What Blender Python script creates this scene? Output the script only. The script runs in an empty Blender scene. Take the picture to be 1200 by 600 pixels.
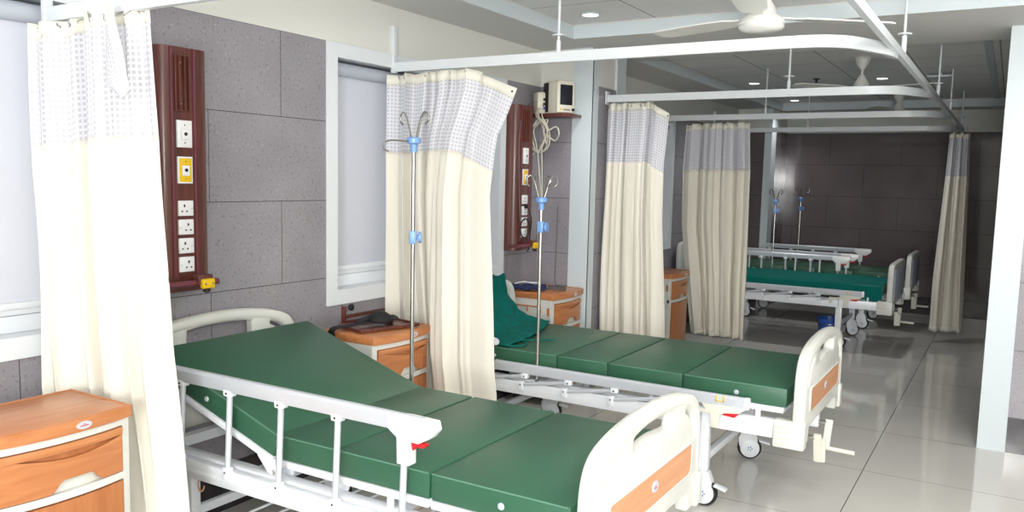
import bpy, bmesh, math, random
from mathutils import Vector, Matrix
random.seed(7)
S = bpy.context.scene
C = S.collection
PI = math.pi

# ------------------------------------------------------------------ materials
def srgb(r, g, b):
    f = lambda c: (c/255/12.92) if c/255 <= .04045 else ((c/255+.055)/1.055)**2.4
    return (f(r), f(g), f(b), 1)

def mat(name, col, rough=.5, metal=0, spec=.5, noise=0, nscale=20, bump=0, bscale=60, coat=0, bdist=.002):
    m = bpy.data.materials.new(name); m.use_nodes = True
    nt = m.node_tree; b = nt.nodes['Principled BSDF']
    b.inputs['Base Color'].default_value = col
    b.inputs['Roughness'].default_value = rough
    b.inputs['Metallic'].default_value = metal
    b.inputs['Specular IOR Level'].default_value = spec
    b.inputs['Coat Weight'].default_value = coat
    tc = nt.nodes.new('ShaderNodeTexCoord')
    if noise:
        n = nt.nodes.new('ShaderNodeTexNoise'); n.inputs['Scale'].default_value = nscale; n.inputs['Detail'].default_value = 4
        nt.links.new(tc.outputs['Object'], n.inputs['Vector'])
        r = nt.nodes.new('ShaderNodeValToRGB')
        r.color_ramp.elements[0].position = .3; r.color_ramp.elements[1].position = .7
        r.color_ramp.elements[0].color = tuple(c*(1-noise) for c in col[:3])+(1,)
        r.color_ramp.elements[1].color = tuple(min(1, c*(1+noise)) for c in col[:3])+(1,)
        nt.links.new(n.outputs['Fac'], r.inputs['Fac']); nt.links.new(r.outputs['Color'], b.inputs['Base Color'])
    if bump:
        n = nt.nodes.new('ShaderNodeTexNoise'); n.inputs['Scale'].default_value = bscale
        nt.links.new(tc.outputs['Object'], n.inputs['Vector'])
        bp = nt.nodes.new('ShaderNodeBump'); bp.inputs['Strength'].default_value = bump; bp.inputs['Distance'].default_value = bdist
        nt.links.new(n.outputs['Fac'], bp.inputs['Height']); nt.links.new(bp.outputs['Normal'], b.inputs['Normal'])
    return m

def N(nt, t, **kw):
    n = nt.nodes.new(t)
    for k, v in kw.items():
        if k.startswith('i_'): n.inputs[k[2:].replace('_', ' ')].default_value = v
        else: setattr(n, k, v)
    return n

def grid_mask(nt, vec, ax, origin, pitch, half, shift_ax=None, shift_origin=0, shift_pitch=1):
    """1 on thin joint lines across world axis ax; optional half-pitch stagger by the row index along shift_ax"""
    L = nt.links
    sp = N(nt, 'ShaderNodeSeparateXYZ'); L.new(vec, sp.inputs[0])
    def m(op, a, b=None):
        n = N(nt, 'ShaderNodeMath', operation=op)
        for i, v in enumerate((a, b)):
            if v is None: continue
            if isinstance(v, (int, float)): n.inputs[i].default_value = v
            else: L.new(v, n.inputs[i])
        return n.outputs[0]
    x = m('DIVIDE', m('SUBTRACT', sp.outputs[ax], origin), pitch)
    if shift_ax is not None:
        row = m('FLOOR', m('DIVIDE', m('SUBTRACT', sp.outputs[shift_ax], shift_origin), shift_pitch))
        x = m('ADD', x, m('MULTIPLY', row, .5))
    fr = m('FRACT', x)
    d = m('MINIMUM', fr, m('SUBTRACT', 1.0, fr))
    return m('LESS_THAN', d, half/pitch)

def tile_mat(name, col, joint, rough, hax, spk=True, vorigin=2.315, spec=.5, T=2.122, h=.384):
    """polished stone wall tile, hax = world axis running along the wall (0 x, 1 y)"""
    m = bpy.data.materials.new(name); m.use_nodes = True
    nt = m.node_tree; L = nt.links; b = nt.nodes['Principled BSDF']
    geo = N(nt, 'ShaderNodeNewGeometry'); P = geo.outputs['Position']
    h1 = grid_mask(nt, P, 2, T, h, .0016)
    # rows counted from the top line; joints at vorigin on even rows
    v1 = grid_mask(nt, P, hax, vorigin, .8, .0016, 2, T, h)
    mx = N(nt, 'ShaderNodeMath', operation='MAXIMUM'); L.new(h1, mx.inputs[0]); L.new(v1, mx.inputs[1])
    n1 = N(nt, 'ShaderNodeTexNoise'); n1.inputs['Scale'].default_value = 3; n1.inputs['Detail'].default_value = 6; L.new(P, n1.inputs['Vector'])
    r1 = N(nt, 'ShaderNodeValToRGB'); e = r1.color_ramp.elements
    e[0].position = .3; e[0].color = tuple(c*.88 for c in col[:3])+(1,); e[1].position = .7; e[1].color = tuple(c*1.1 for c in col[:3])+(1,)
    L.new(n1.outputs['Fac'], r1.inputs['Fac'])
    n2 = N(nt, 'ShaderNodeTexNoise'); n2.inputs['Scale'].default_value = 85; n2.inputs['Detail'].default_value = 3; L.new(P, n2.inputs['Vector'])
    r2 = N(nt, 'ShaderNodeValToRGB'); e = r2.color_ramp.elements
    e[0].position = .30; e[0].color = (.7, .7, .7, 1); e[1].position = .42; e[1].color = (1, 1, 1, 1)
    e2 = r2.color_ramp.elements.new(.66); e2.color = (1, 1, 1, 1); e3 = r2.color_ramp.elements.new(.74); e3.color = (1.5, 1.5, 1.5, 1)
    L.new(n2.outputs['Fac'], r2.inputs['Fac'])
    mul = N(nt, 'ShaderNodeMix', data_type='RGBA', blend_type='MULTIPLY'); mul.inputs[0].default_value = 1 if spk else .3
    L.new(r1.outputs['Color'], mul.inputs[6]); L.new(r2.outputs['Color'], mul.inputs[7])
    mj = N(nt, 'ShaderNodeMix', data_type='RGBA'); L.new(mx.outputs[0], mj.inputs[0]); L.new(mul.outputs[2], mj.inputs[6]); mj.inputs[7].default_value = joint
    L.new(mj.outputs[2], b.inputs['Base Color'])
    b.inputs['Roughness'].default_value = rough; b.inputs['Specular IOR Level'].default_value = spec
    return m

def floor_mat():
    m = bpy.data.materials.new('floor_tile'); m.use_nodes = True
    nt = m.node_tree; L = nt.links; b = nt.nodes['Principled BSDF']
    geo = N(nt, 'ShaderNodeNewGeometry'); P = geo.outputs['Position']
    a = grid_mask(nt, P, 0, -.566, .8, .0022); c = grid_mask(nt, P, 1, 4.558, .8, .0018)
    mx = N(nt, 'ShaderNodeMath', operation='MAXIMUM'); L.new(a, mx.inputs[0]); L.new(c, mx.inputs[1])
    n1 = N(nt, 'ShaderNodeTexNoise'); n1.inputs['Scale'].default_value = 1.2; n1.inputs['Detail'].default_value = 5; L.new(P, n1.inputs['Vector'])
    r1 = N(nt, 'ShaderNodeValToRGB'); e = r1.color_ramp.elements
    e[0].position = .3; e[0].color = srgb(206, 204, 198); e[1].position = .7; e[1].color = srgb(216, 214, 208)
    L.new(n1.outputs['Fac'], r1.inputs['Fac'])
    mj = N(nt, 'ShaderNodeMix', data_type='RGBA'); L.new(mx.outputs[0], mj.inputs[0]); L.new(r1.outputs['Color'], mj.inputs[6]); mj.inputs[7].default_value = srgb(95, 92, 88)
    L.new(mj.outputs[2], b.inputs['Base Color'])
    b.inputs['Roughness'].default_value = .07; b.inputs['Specular IOR Level'].default_value = .6
    return m

def ceil_mat(name, y0):
    m = bpy.data.materials.new(name); m.use_nodes = True
    nt = m.node_tree; L = nt.links; b = nt.nodes['Principled BSDF']
    geo = N(nt, 'ShaderNodeNewGeometry'); P = geo.outputs['Position']
    a = grid_mask(nt, P, 0, -1.9, .585, .0045); c = grid_mask(nt, P, 1, y0, .585, .004)
    mx = N(nt, 'ShaderNodeMath', operation='MAXIMUM'); L.new(a, mx.inputs[0]); L.new(c, mx.inputs[1])
    mj = N(nt, 'ShaderNodeMix', data_type='RGBA'); L.new(mx.outputs[0], mj.inputs[0]); mj.inputs[6].default_value = srgb(232, 232, 232); mj.inputs[7].default_value = srgb(150, 149, 148)
    L.new(mj.outputs[2], b.inputs['Base Color']); b.inputs['Roughness'].default_value = .7
    return m

def wood_mat(name, c1, c2, scale, axis, rough=.35, coat=.2):
    m = bpy.data.materials.new(name); m.use_nodes = True
    nt = m.node_tree; L = nt.links; b = nt.nodes['Principled BSDF']
    tc = N(nt, 'ShaderNodeTexCoord'); mp = N(nt, 'ShaderNodeMapping')
    sc = [scale]*3; sc[axis] = scale*.07; mp.inputs['Scale'].default_value = sc
    L.new(tc.outputs['Object'], mp.inputs['Vector'])
    n = N(nt, 'ShaderNodeTexNoise'); n.inputs['Scale'].default_value = 1; n.inputs['Detail'].default_value = 6; n.inputs['Distortion'].default_value = .6
    L.new(mp.outputs[0], n.inputs['Vector'])
    r = N(nt, 'ShaderNodeValToRGB'); e = r.color_ramp.elements; e[0].position = .3; e[0].color = c1; e[1].position = .7; e[1].color = c2
    L.new(n.outputs['Fac'], r.inputs['Fac']); L.new(r.outputs['Color'], b.inputs['Base Color'])
    b.inputs['Roughness'].default_value = rough; b.inputs['Coat Weight'].default_value = coat; b.inputs['Coat Roughness'].default_value = .15
    return m

def cloth_mat(name, col, transl=.25, rough=.9, wr=0, wscale=6):
    m = bpy.data.materials.new(name); m.use_nodes = True
    nt = m.node_tree; L = nt.links; b = nt.nodes['Principled BSDF']; out = nt.nodes['Material Output']
    b.inputs['Base Color'].default_value = col; b.inputs['Roughness'].default_value = rough
    b.inputs['Specular IOR Level'].default_value = .2
    if wr:
        tc = N(nt, 'ShaderNodeTexCoord'); n = N(nt, 'ShaderNodeTexNoise'); n.inputs['Scale'].default_value = wscale; n.inputs['Detail'].default_value = 5
        L.new(tc.outputs['Object'], n.inputs['Vector']); bp = N(nt, 'ShaderNodeBump'); bp.inputs['Strength'].default_value = wr; bp.inputs['Distance'].default_value = .01
        L.new(n.outputs['Fac'], bp.inputs['Height']); L.new(bp.outputs['Normal'], b.inputs['Normal'])
    t = N(nt, 'ShaderNodeBsdfTranslucent'); t.inputs['Color'].default_value = (col[0], col[1]*.97, col[2]*.86, 1)
    mx = N(nt, 'ShaderNodeMixShader'); mx.inputs[0].default_value = transl
    L.new(b.outputs[0], mx.inputs[1]); L.new(t.outputs[0], mx.inputs[2]); L.new(mx.outputs[0], out.inputs[0])
    return m

def net_mat():
    m = bpy.data.materials.new('curtain_net'); m.use_nodes = True
    nt = m.node_tree; L = nt.links; b = nt.nodes['Principled BSDF']; out = nt.nodes['Material Output']
    b.inputs['Base Color'].default_value = srgb(216, 216, 222); b.inputs['Roughness'].default_value = .8
    uv = N(nt, 'ShaderNodeUVMap'); sp = N(nt, 'ShaderNodeSeparateXYZ'); L.new(uv.outputs[0], sp.inputs[0])
    def hole(o):
        a = N(nt, 'ShaderNodeMath', operation='DIVIDE'); L.new(o, a.inputs[0]); a.inputs[1].default_value = .019
        f = N(nt, 'ShaderNodeMath', operation='FRACT'); L.new(a.outputs[0], f.inputs[0])
        g = N(nt, 'ShaderNodeMath', operation='GREATER_THAN'); L.new(f.outputs[0], g.inputs[0]); g.inputs[1].default_value = .42
        return g.outputs[0]
    mu = N(nt, 'ShaderNodeMath', operation='MULTIPLY'); L.new(hole(sp.outputs[0]), mu.inputs[0]); L.new(hole(sp.outputs[1]), mu.inputs[1])
    m2 = N(nt, 'ShaderNodeMath', operation='MULTIPLY'); L.new(mu.outputs[0], m2.inputs[0]); m2.inputs[1].default_value = .32
    tr = N(nt, 'ShaderNodeBsdfTransparent'); mx = N(nt, 'ShaderNodeMixShader')
    L.new(m2.outputs[0], mx.inputs[0]); L.new(b.outputs[0], mx.inputs[1]); L.new(tr.outputs[0], mx.inputs[2]); L.new(mx.outputs[0], out.inputs[0])
    return m

def emit(name, col, st):
    m = bpy.data.materials.new(name); m.use_nodes = True
    b = m.node_tree.nodes['Principled BSDF']; b.inputs['Base Color'].default_value = col
    b.inputs['Emission Color'].default_value = col; b.inputs['Emission Strength'].default_value = st
    return m

M = {}
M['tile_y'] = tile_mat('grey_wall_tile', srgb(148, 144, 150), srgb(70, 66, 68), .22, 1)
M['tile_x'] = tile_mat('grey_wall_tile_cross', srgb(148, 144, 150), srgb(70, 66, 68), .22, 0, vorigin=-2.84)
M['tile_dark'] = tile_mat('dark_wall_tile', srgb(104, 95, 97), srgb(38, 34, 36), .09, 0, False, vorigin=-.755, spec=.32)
M['marble'] = mat('dark_marble', srgb(58, 54, 58), .15, noise=.35, nscale=9)
M['floor'] = floor_mat()
M['ceil1'] = ceil_mat('ceiling_panels', 4.22)
M['ceil2'] = ceil_mat('ceiling_panels_rear', 6.45)
M['plaster'] = mat('white_plaster', srgb(222, 222, 216), .75)
M['soffit'] = mat('soffit_paint', srgb(214, 214, 212), .7)
M['paint'] = mat('white_gloss_paint', srgb(208, 217, 221), .35)
M['pvc'] = mat('white_pvc', srgb(226, 230, 234), .3)
M['blind'] = mat('blind_fabric', srgb(206, 209, 220), .6, bump=.1, bscale=300)
M['blindtube'] = mat('blind_tube', srgb(180, 186, 196), .4)
M['cream'] = mat('cream_plastic', srgb(216, 217, 210), .36, coat=.15)
M['creamp'] = mat('cream_panel', srgb(220, 218, 205), .4)
M['bedwhite'] = mat('white_powder_coat', srgb(232, 235, 240), .3)
M['alum'] = mat('silver_painted_metal', srgb(205, 209, 216), .3, metal=.25)
M['chrome'] = mat('brushed_steel', srgb(190, 188, 184), .25, metal=1)
M['wood'] = wood_mat('orange_wood', srgb(180, 110, 62), srgb(202, 134, 84), 34, 1)
M['woodv'] = wood_mat('orange_wood_upright', srgb(172, 104, 58), srgb(194, 126, 76), 34, 2)
M['insert'] = wood_mat('footboard_wood', srgb(200, 140, 98), srgb(212, 154, 112), 30, 1, rough=.5)
M['maroon'] = wood_mat('maroon_wood', srgb(76, 36, 29), srgb(108, 56, 46), 60, 2, rough=.35)
M['maroon2'] = mat('maroon_groove', srgb(112, 56, 66), .4)
M['vinyl'] = mat('green_vinyl', srgb(48, 94, 70), .42, noise=.06, nscale=5, bump=.25, bscale=14, bdist=.004)
M['vinyl_seam'] = mat('green_vinyl_seam', srgb(40, 74, 56), .6)
M['piping'] = mat('green_piping', srgb(86, 128, 106), .5)
M['teal'] = cloth_mat('teal_cotton', srgb(4, 104, 96), .05, wr=.8, wscale=11)
M['black'] = mat('black_rubber', srgb(24, 23, 24), .6)
M['blackcloth'] = mat('black_strap', srgb(26, 24, 28), .8)
M['wheel'] = mat('grey_wheel', srgb(222, 225, 228), .4)
M['blue'] = mat('light_blue_plastic', srgb(120, 160, 215), .35)
M['bluedark'] = mat('blue_plastic', srgb(40, 84, 168), .4)
M['navy'] = mat('navy_cloth', srgb(36, 44, 84), .9)
M['bluegrey'] = mat('blue_grey_panel', srgb(186, 190, 208), .45)
M['yellow'] = mat('yellow_plastic', srgb(240, 196, 20), .4)
M['red'] = mat('red_plastic', srgb(205, 28, 40), .35)
M['socket'] = mat('white_socket', srgb(240, 240, 240), .3)
M['dark'] = mat('dark_hole', srgb(20, 18, 20), .6)
M['screen'] = mat('monitor_screen', srgb(34, 36, 44), .12)
M['monitor'] = mat('monitor_case', srgb(222, 218, 202), .45)
M['cable'] = mat('beige_cable', srgb(196, 192, 176), .5)
M['greycable'] = mat('grey_cable', srgb(96, 94, 92), .5)
M['emblem'] = mat('emblem_plate', srgb(205, 208, 218), .3, metal=.3)
M['curtain'] = cloth_mat('cream_curtain', srgb(250, 246, 235), .2, wr=.06, wscale=40)
M['header'] = cloth_mat('curtain_header_tape', srgb(240, 237, 224), .08)
M['net'] = net_mat()
M['whitecloth'] = mat('white_gauze', srgb(232, 234, 242), .9, bump=.4, bscale=120)
M['fan'] = mat('fan_enamel', srgb(226, 226, 222), .35)
M['rail'] = mat('curtain_rail_enamel', srgb(218, 223, 226), .35)
M['lamp'] = emit('downlight_diffuser', (1, .97, .92, 1), 7)
M['panel_fill'] = emit('overhead_fill_diffuser', (1, .98, .96, 1), 4)  # unused glow, meant for the added overhead fill lights
M['glass'] = mat('window_glass', srgb(150, 165, 180), .05)

# ------------------------------------------------------------------ mesh building
class MB:
    def __init__(s): s.bm = bmesh.new()
    def add(s, bm2):
        me = bpy.data.meshes.new('t'); bm2.to_mesh(me); s.bm.from_mesh(me); bpy.data.meshes.remove(me); bm2.free(); return s
    def box(s, x0, x1, y0, y1, z0, z1, bev=0, seg=2, mtx=None):
        b = bmesh.new(); bmesh.ops.create_cube(b, size=1)
        for v in b.verts: v.co = Vector(((x0+x1)/2+v.co.x*(x1-x0), (y0+y1)/2+v.co.y*(y1-y0), (z0+z1)/2+v.co.z*(z1-z0)))
        if bev: bmesh.ops.bevel(b, geom=b.edges[:], offset=bev, segments=seg, profile=.5, affect='EDGES')
        if mtx: bmesh.ops.transform(b, matrix=mtx, verts=b.verts)
        return s.add(b)
    def tube(s, pts, r, n=12, sx=1, closed=False, up=None, sec=None):
        """sweep a round (or given 2-D) section along pts"""
        pts = [Vector(p) for p in pts]; b = bmesh.new(); rings = []
        k = len(pts)
        up0 = Vector(up) if up else None
        prev = None
        for i, p in enumerate(pts):
            a = pts[(i-1) % k] if (closed or i > 0) else p; c = pts[(i+1) % k] if (closed or i < k-1) else p
            t = (c-a).normalized()
            if up0 is not None: u = (up0 - t*up0.dot(t)).normalized()
            elif prev is None:
                q = Vector((0, 0, 1)) if abs(t.z) < .9 else Vector((1, 0, 0)); u = (q - t*q.dot(t)).normalized()
            else: u = (prev - t*prev.dot(t)).normalized()
            prev = u; w = t.cross(u)
            rr = r[i] if isinstance(r, (list, tuple)) else r
            if sec: ring = [b.verts.new(p + w*x + u*y) for x, y in sec]
            else: ring = [b.verts.new(p + (w*math.cos(2*PI*j/n)*sx + u*math.sin(2*PI*j/n))*rr) for j in range(n)]
            rings.append(ring)
        m = len(rings[0])
        for i in range(k if closed else k-1):
            A, B = rings[i], rings[(i+1) % k]
            for j in range(m): b.faces.new((A[j], A[(j+1) % m], B[(j+1) % m], B[j]))
        if not closed:
            b.faces.new(rings[0][::-1]); b.faces.new(rings[-1])
        bmesh.ops.recalc_face_normals(b, faces=b.faces)
        return s.add(b)
    def cyl(s, p0, p1, r, n=16, r2=None): return s.tube([p0, p1], [r, r if r2 is None else r2], n)
    def lathe(s, prof, c, axis='z', n=24, a0=0, a1=2*PI):
        b = bmesh.new(); full = abs(a1-a0-2*PI) < 1e-4; m = n if full else n+1; rows = []
        for rr, h in prof:
            row = []
            for j in range(m):
                a = a0+(a1-a0)*j/n; x, y = rr*math.cos(a), rr*math.sin(a)
                v = {'z': (x, y, h), 'y': (x, h, y), 'x': (h, x, y)}[axis]
                row.append(b.verts.new(Vector(v)+Vector(c)))
            rows.append(row)
        for A, B in zip(rows, rows[1:]):
            for j in range(m if full else m-1): b.faces.new((A[j], A[(j+1) % m], B[(j+1) % m], B[j]))
        bmesh.ops.remove_doubles(b, verts=b.verts, dist=1e-6)
        bmesh.ops.recalc_face_normals(b, faces=b.faces)
        return s.add(b)
    def prism(s, poly, a, bb, axis='z', bev=0):
        """extrude 2-D polygon; axis z: (x,y), x: (y,z), y: (x,z)"""
        b = bmesh.new()
        def P(u, v, h): return {'z': (u, v, h), 'x': (h, u, v), 'y': (u, h, v)}[axis]
        lo = [b.verts.new(P(u, v, a)) for u, v in poly]; hi = [b.verts.new(P(u, v, bb)) for u, v in poly]
        b.faces.new(lo[::-1]); b.faces.new(hi); n = len(poly)
        for i in range(n): b.faces.new((lo[i], lo[(i+1) % n], hi[(i+1) % n], hi[i]))
        bmesh.ops.recalc_face_normals(b, faces=b.faces)
        if bev: bmesh.ops.bevel(b, geom=b.edges[:], offset=bev, segments=2, profile=.5, affect='EDGES')
        return s.add(b)
    def grid(s, P, nu, nv, uvf=None):
        b = bmesh.new(); V = [[b.verts.new(P(i/nu, j/nv)) for i in range(nu+1)] for j in range(nv+1)]
        for j in range(nv):
            for i in range(nu): b.faces.new((V[j][i], V[j][i+1], V[j+1][i+1], V[j+1][i]))
        return s.add(b)
    def build(s, name, m, parent=None, smooth=True, loc=None):
        me = bpy.data.meshes.new(name); s.bm.to_mesh(me); s.bm.free()
        me.materials.append(m)
        if smooth:
            me.polygons.foreach_set('use_smooth', [True]*len(me.polygons))
            me.set_sharp_from_angle(angle=math.radians(38))
        o = bpy.data.objects.new(name, me); C.objects.link(o)
        if parent: o.parent = parent
        if loc: o.location = loc
        return o

def thing(name, label, cat, loc=(0, 0, 0), group=None, rz=0):
    o = bpy.data.objects.new(name, None); C.objects.link(o); o.empty_display_size = .1
    o.location = loc; o.rotation_euler = (0, 0, rz); o['label'] = label; o['category'] = cat
    if group: o['group'] = group
    return o
def tag(o, label, cat, group=None, kind=None):
    o['label'] = label; o['category'] = cat
    if group: o['group'] = group
    if kind: o['kind'] = kind
    return o
def struct(o, label=None):
    o['kind'] = 'structure'
    if label: o['label'] = label
    return o
def copy_tree(o, parent=None):
    c = o.copy(); C.objects.link(c)
    if parent: c.parent = parent
    for ch in list(o.children): copy_tree(ch, c)
    return c

def catmull(pts, n=8, closed=False):
    out = []; k = len(pts); P = [Vector(p) for p in pts]
    for i in range(k if closed else k-1):
        if closed: a, b, c, d = P[(i-1) % k], P[i], P[(i+1) % k], P[(i+2) % k]
        else: a, b, c, d = P[max(i-1, 0)], P[i], P[i+1], P[min(i+2, k-1)]
        for j in range(n):
            t = j/n
            out.append(.5*((2*b)+(c-a)*t+(2*a-5*b+4*c-d)*t*t+(3*b-a-3*c+d)*t**3))
    if not closed: out.append(P[-1])
    return out

def lerp(tab, x):
    """piecewise linear table [(x,y)...] ascending"""
    if x <= tab[0][0]: return tab[0][1]
    for (a, ya), (b, yb) in zip(tab, tab[1:]):
        if x <= b: return ya+(yb-ya)*(x-a)/(b-a)
    return tab[-1][1]

def plate(name, m, outer, holes, x0, x1, bev, parent):
    """flat plate in the YZ plane with rounded openings, thickness x0..x1"""
    cu = bpy.data.curves.new(name, 'CURVE'); cu.dimensions = '2D'; cu.fill_mode = 'BOTH'
    for poly in [outer]+holes:
        sp = cu.splines.new('POLY'); sp.points.add(len(poly)-1); sp.use_cyclic_u = True
        for p, q in zip(sp.points, poly): p.co = (q[0], q[1], 0, 1)
    cu.extrude = (x1-x0)/2-bev; cu.bevel_depth = bev; cu.bevel_resolution = 2; cu.offset = -bev
    t = bpy.data.objects.new('t', cu); C.objects.link(t)
    dg = bpy.context.evaluated_depsgraph_get(); me = bpy.data.meshes.new_from_object(t.evaluated_get(dg))
    bpy.data.objects.remove(t); bpy.data.curves.remove(cu)
    xm = (x0+x1)/2
    for v in me.vertices: v.co = Vector((xm+v.co.z, v.co.x, v.co.y))
    bm = bmesh.new(); bm.from_mesh(me); bmesh.ops.remove_doubles(bm, verts=bm.verts, dist=1e-5)
    bmesh.ops.recalc_face_normals(bm, faces=bm.faces); bm.to_mesh(me); bm.free()
    me.name = name; me.materials.clear(); me.materials.append(m)
    me.polygons.foreach_set('use_smooth', [True]*len(me.polygons)); me.set_sharp_from_angle(angle=math.radians(40))
    o = bpy.data.objects.new(name, me); C.objects.link(o); o.parent = parent
    return o

# ------------------------------------------------------------------ camera
cam = bpy.data.cameras.new('camera'); co = bpy.data.objects.new('camera', cam); C.objects.link(co)
yaw, pitch, roll = .5415, .1065, .0226
f = Vector((-math.sin(yaw)*math.cos(pitch), math.cos(yaw)*math.cos(pitch), -math.sin(pitch)))
r0 = Vector((math.cos(yaw), math.sin(yaw), 0)); u = r0.cross(f)
right = math.cos(roll)*r0+math.sin(roll)*u; up = -math.sin(roll)*r0+math.cos(roll)*u
mw = Matrix(((right.x, up.x, -f.x, 0), (right.y, up.y, -f.y, 0), (right.z, up.z, -f.z, 1.48), (0, 0, 0, 1)))
co.matrix_world = mw
cam.sensor_width = 36; cam.lens = 966.89*36/1200; cam.shift_y = (312.92-300)/1200; cam.clip_start = .05
S.camera = co
S.view_settings.view_transform = 'Standard'; S.view_settings.look = 'None'; S.view_settings.gamma = 1
S.view_settings.use_curve_mapping = False; S.view_settings.exposure = .25

# ------------------------------------------------------------------ room
XW, T, ZS, ZR, YF = -2.88, 2.122, 2.37, 2.455, 10.76
YB, XR = -4.0, 2.2
WT = .24
def stuctbox(name, m, boxes, label=None, bev=0):
    b = MB()
    for q in boxes: b.box(*q, bev=bev)
    return struct(b.build(name, m, smooth=False), label)
stuctbox('floor', M['floor'], [(XW-WT, XR+.2, YB-.2, YF+.2, -.1, 0)])
WIN = [(.32, 1.99), (3.005, 4.66), (6.35, 7.82)]
WZ0 = .828
tb = []; ys = YB
for a, b_ in WIN:
    tb += [(XW-WT, XW, ys, a, 0, T), (XW-WT, XW, a, b_, 0, WZ0)]; ys = b_
tb.append((XW-WT, XW, ys, YF, 0, T))
stuctbox('wall_left', M['tile_y'], tb)
stuctbox('wall_left', M['plaster'], [(XW-WT, XW, YB, YF, T, ZR+.1)])
stuctbox('baseboard_left', M['marble'], [(XW, XW+.012, YB, 5.12, 0, .2), (XW, XW+.012, 5.67, 10.3, 0, .2)])
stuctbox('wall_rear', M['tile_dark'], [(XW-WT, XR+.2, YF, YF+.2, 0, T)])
stuctbox('wall_rear', M['plaster'], [(XW-WT, XR+.2, YF, YF+.2, T, ZR+.1)])
stuctbox('baseboard_rear', M['marble'], [(XW, XR, YF-.012, YF, 0, .2)])
stuctbox('wall_right', M['plaster'], [(XR, XR+.2, YB, YF, 0, ZR+.1)])
stuctbox('wall_front', M['plaster'], [(XW-WT, XR+.2, YB-.2, YB, 0, ZR+.1)])
# ceiling: lowered plaster bands around two panelled recesses
stuctbox('ceiling', M['soffit'], [(XW-WT, -2.45, YB, YF, ZS, ZR+.1), (-2.45, XR, 4.762, 5.80, ZS, ZR+.1), (-2.45, XR, 10.3, YF, ZS, ZR+.1), (-2.45, XR, YB, -1.6, ZS, ZR+.1), (1.7, XR, -1.6, YF, ZS, ZR+.1)])
stuctbox('ceiling', M['ceil1'], [(-2.45, 1.7, -1.6, 4.762, ZR, ZR+.1)])
stuctbox('ceiling', M['ceil2'], [(-2.45, 1.7, 5.80, 10.3, ZR, ZR+.1)])
stuctbox('trim_1', M['paint'], [(-.24, -.19, 5.80, 10.3, ZR-.012, ZR)])
# recess edge strips
stuctbox('trim_2', M['paint'], [(-2.45, -2.442, -1.6, 4.762, ZS-.004, ZR-.012), (-2.45, 1.7, 4.754, 4.762, ZS-.004, ZR-.012)])
stuctbox('trim_3', M['paint'], [(-2.45, -2.442, 5.80, 10.3, ZS-.004, ZR-.012), (-2.45, 1.7, 10.292, 10.3, ZS-.004, ZR-.012)])
# structural pillar on the window side, tiled faces with white corner trims
PX, P0, P1 = -2.48, 5.12, 5.67
stuctbox('pillar_left', M['plaster'], [(XW, PX-.012, P0+.012, P1, 0, ZS)])
stuctbox('pillar_left_tile', M['tile_x'], [(XW, -2.623, P0, P0+.012, 0, T)])
stuctbox('pillar_left_tile', M['tile_y'], [(PX-.012, PX, 5.216, 5.516, 0, T)])
stuctbox('trim_4', M['paint'], [(-2.623, PX+.004, P0-.004, P0+.012, 0, ZS), (PX-.012, PX+.004, P0, 5.216, 0, ZS)])
stuctbox('trim_5', M['paint'], [(PX-.012, PX+.004, 5.516, P1+.004, 0, ZS)])
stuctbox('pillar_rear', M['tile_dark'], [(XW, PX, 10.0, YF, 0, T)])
stuctbox('pillar_rear', M['plaster'], [(XW, PX, 10.0, YF, T, ZS)])
stuctbox('trim_6', M['paint'], [(-2.56, PX+.004, 9.996, 10.2, 0, ZS)])
# white-edged wall end on the right
stuctbox('wall_end_right', M['tile_x'], [(.07, XR, 5.363, 5.56, .2, T)])
stuctbox('wall_end_right', M['plaster'], [(.07, XR, 5.363, 5.56, T, ZS)])
stuctbox('baseboard_right', M['marble'], [(.07, XR, 5.353, 5.56, 0, .2)])
stuctbox('trim_7', M['paint'], [(-.071, .07, 5.35, 5.57, 0, ZS)])

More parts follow.
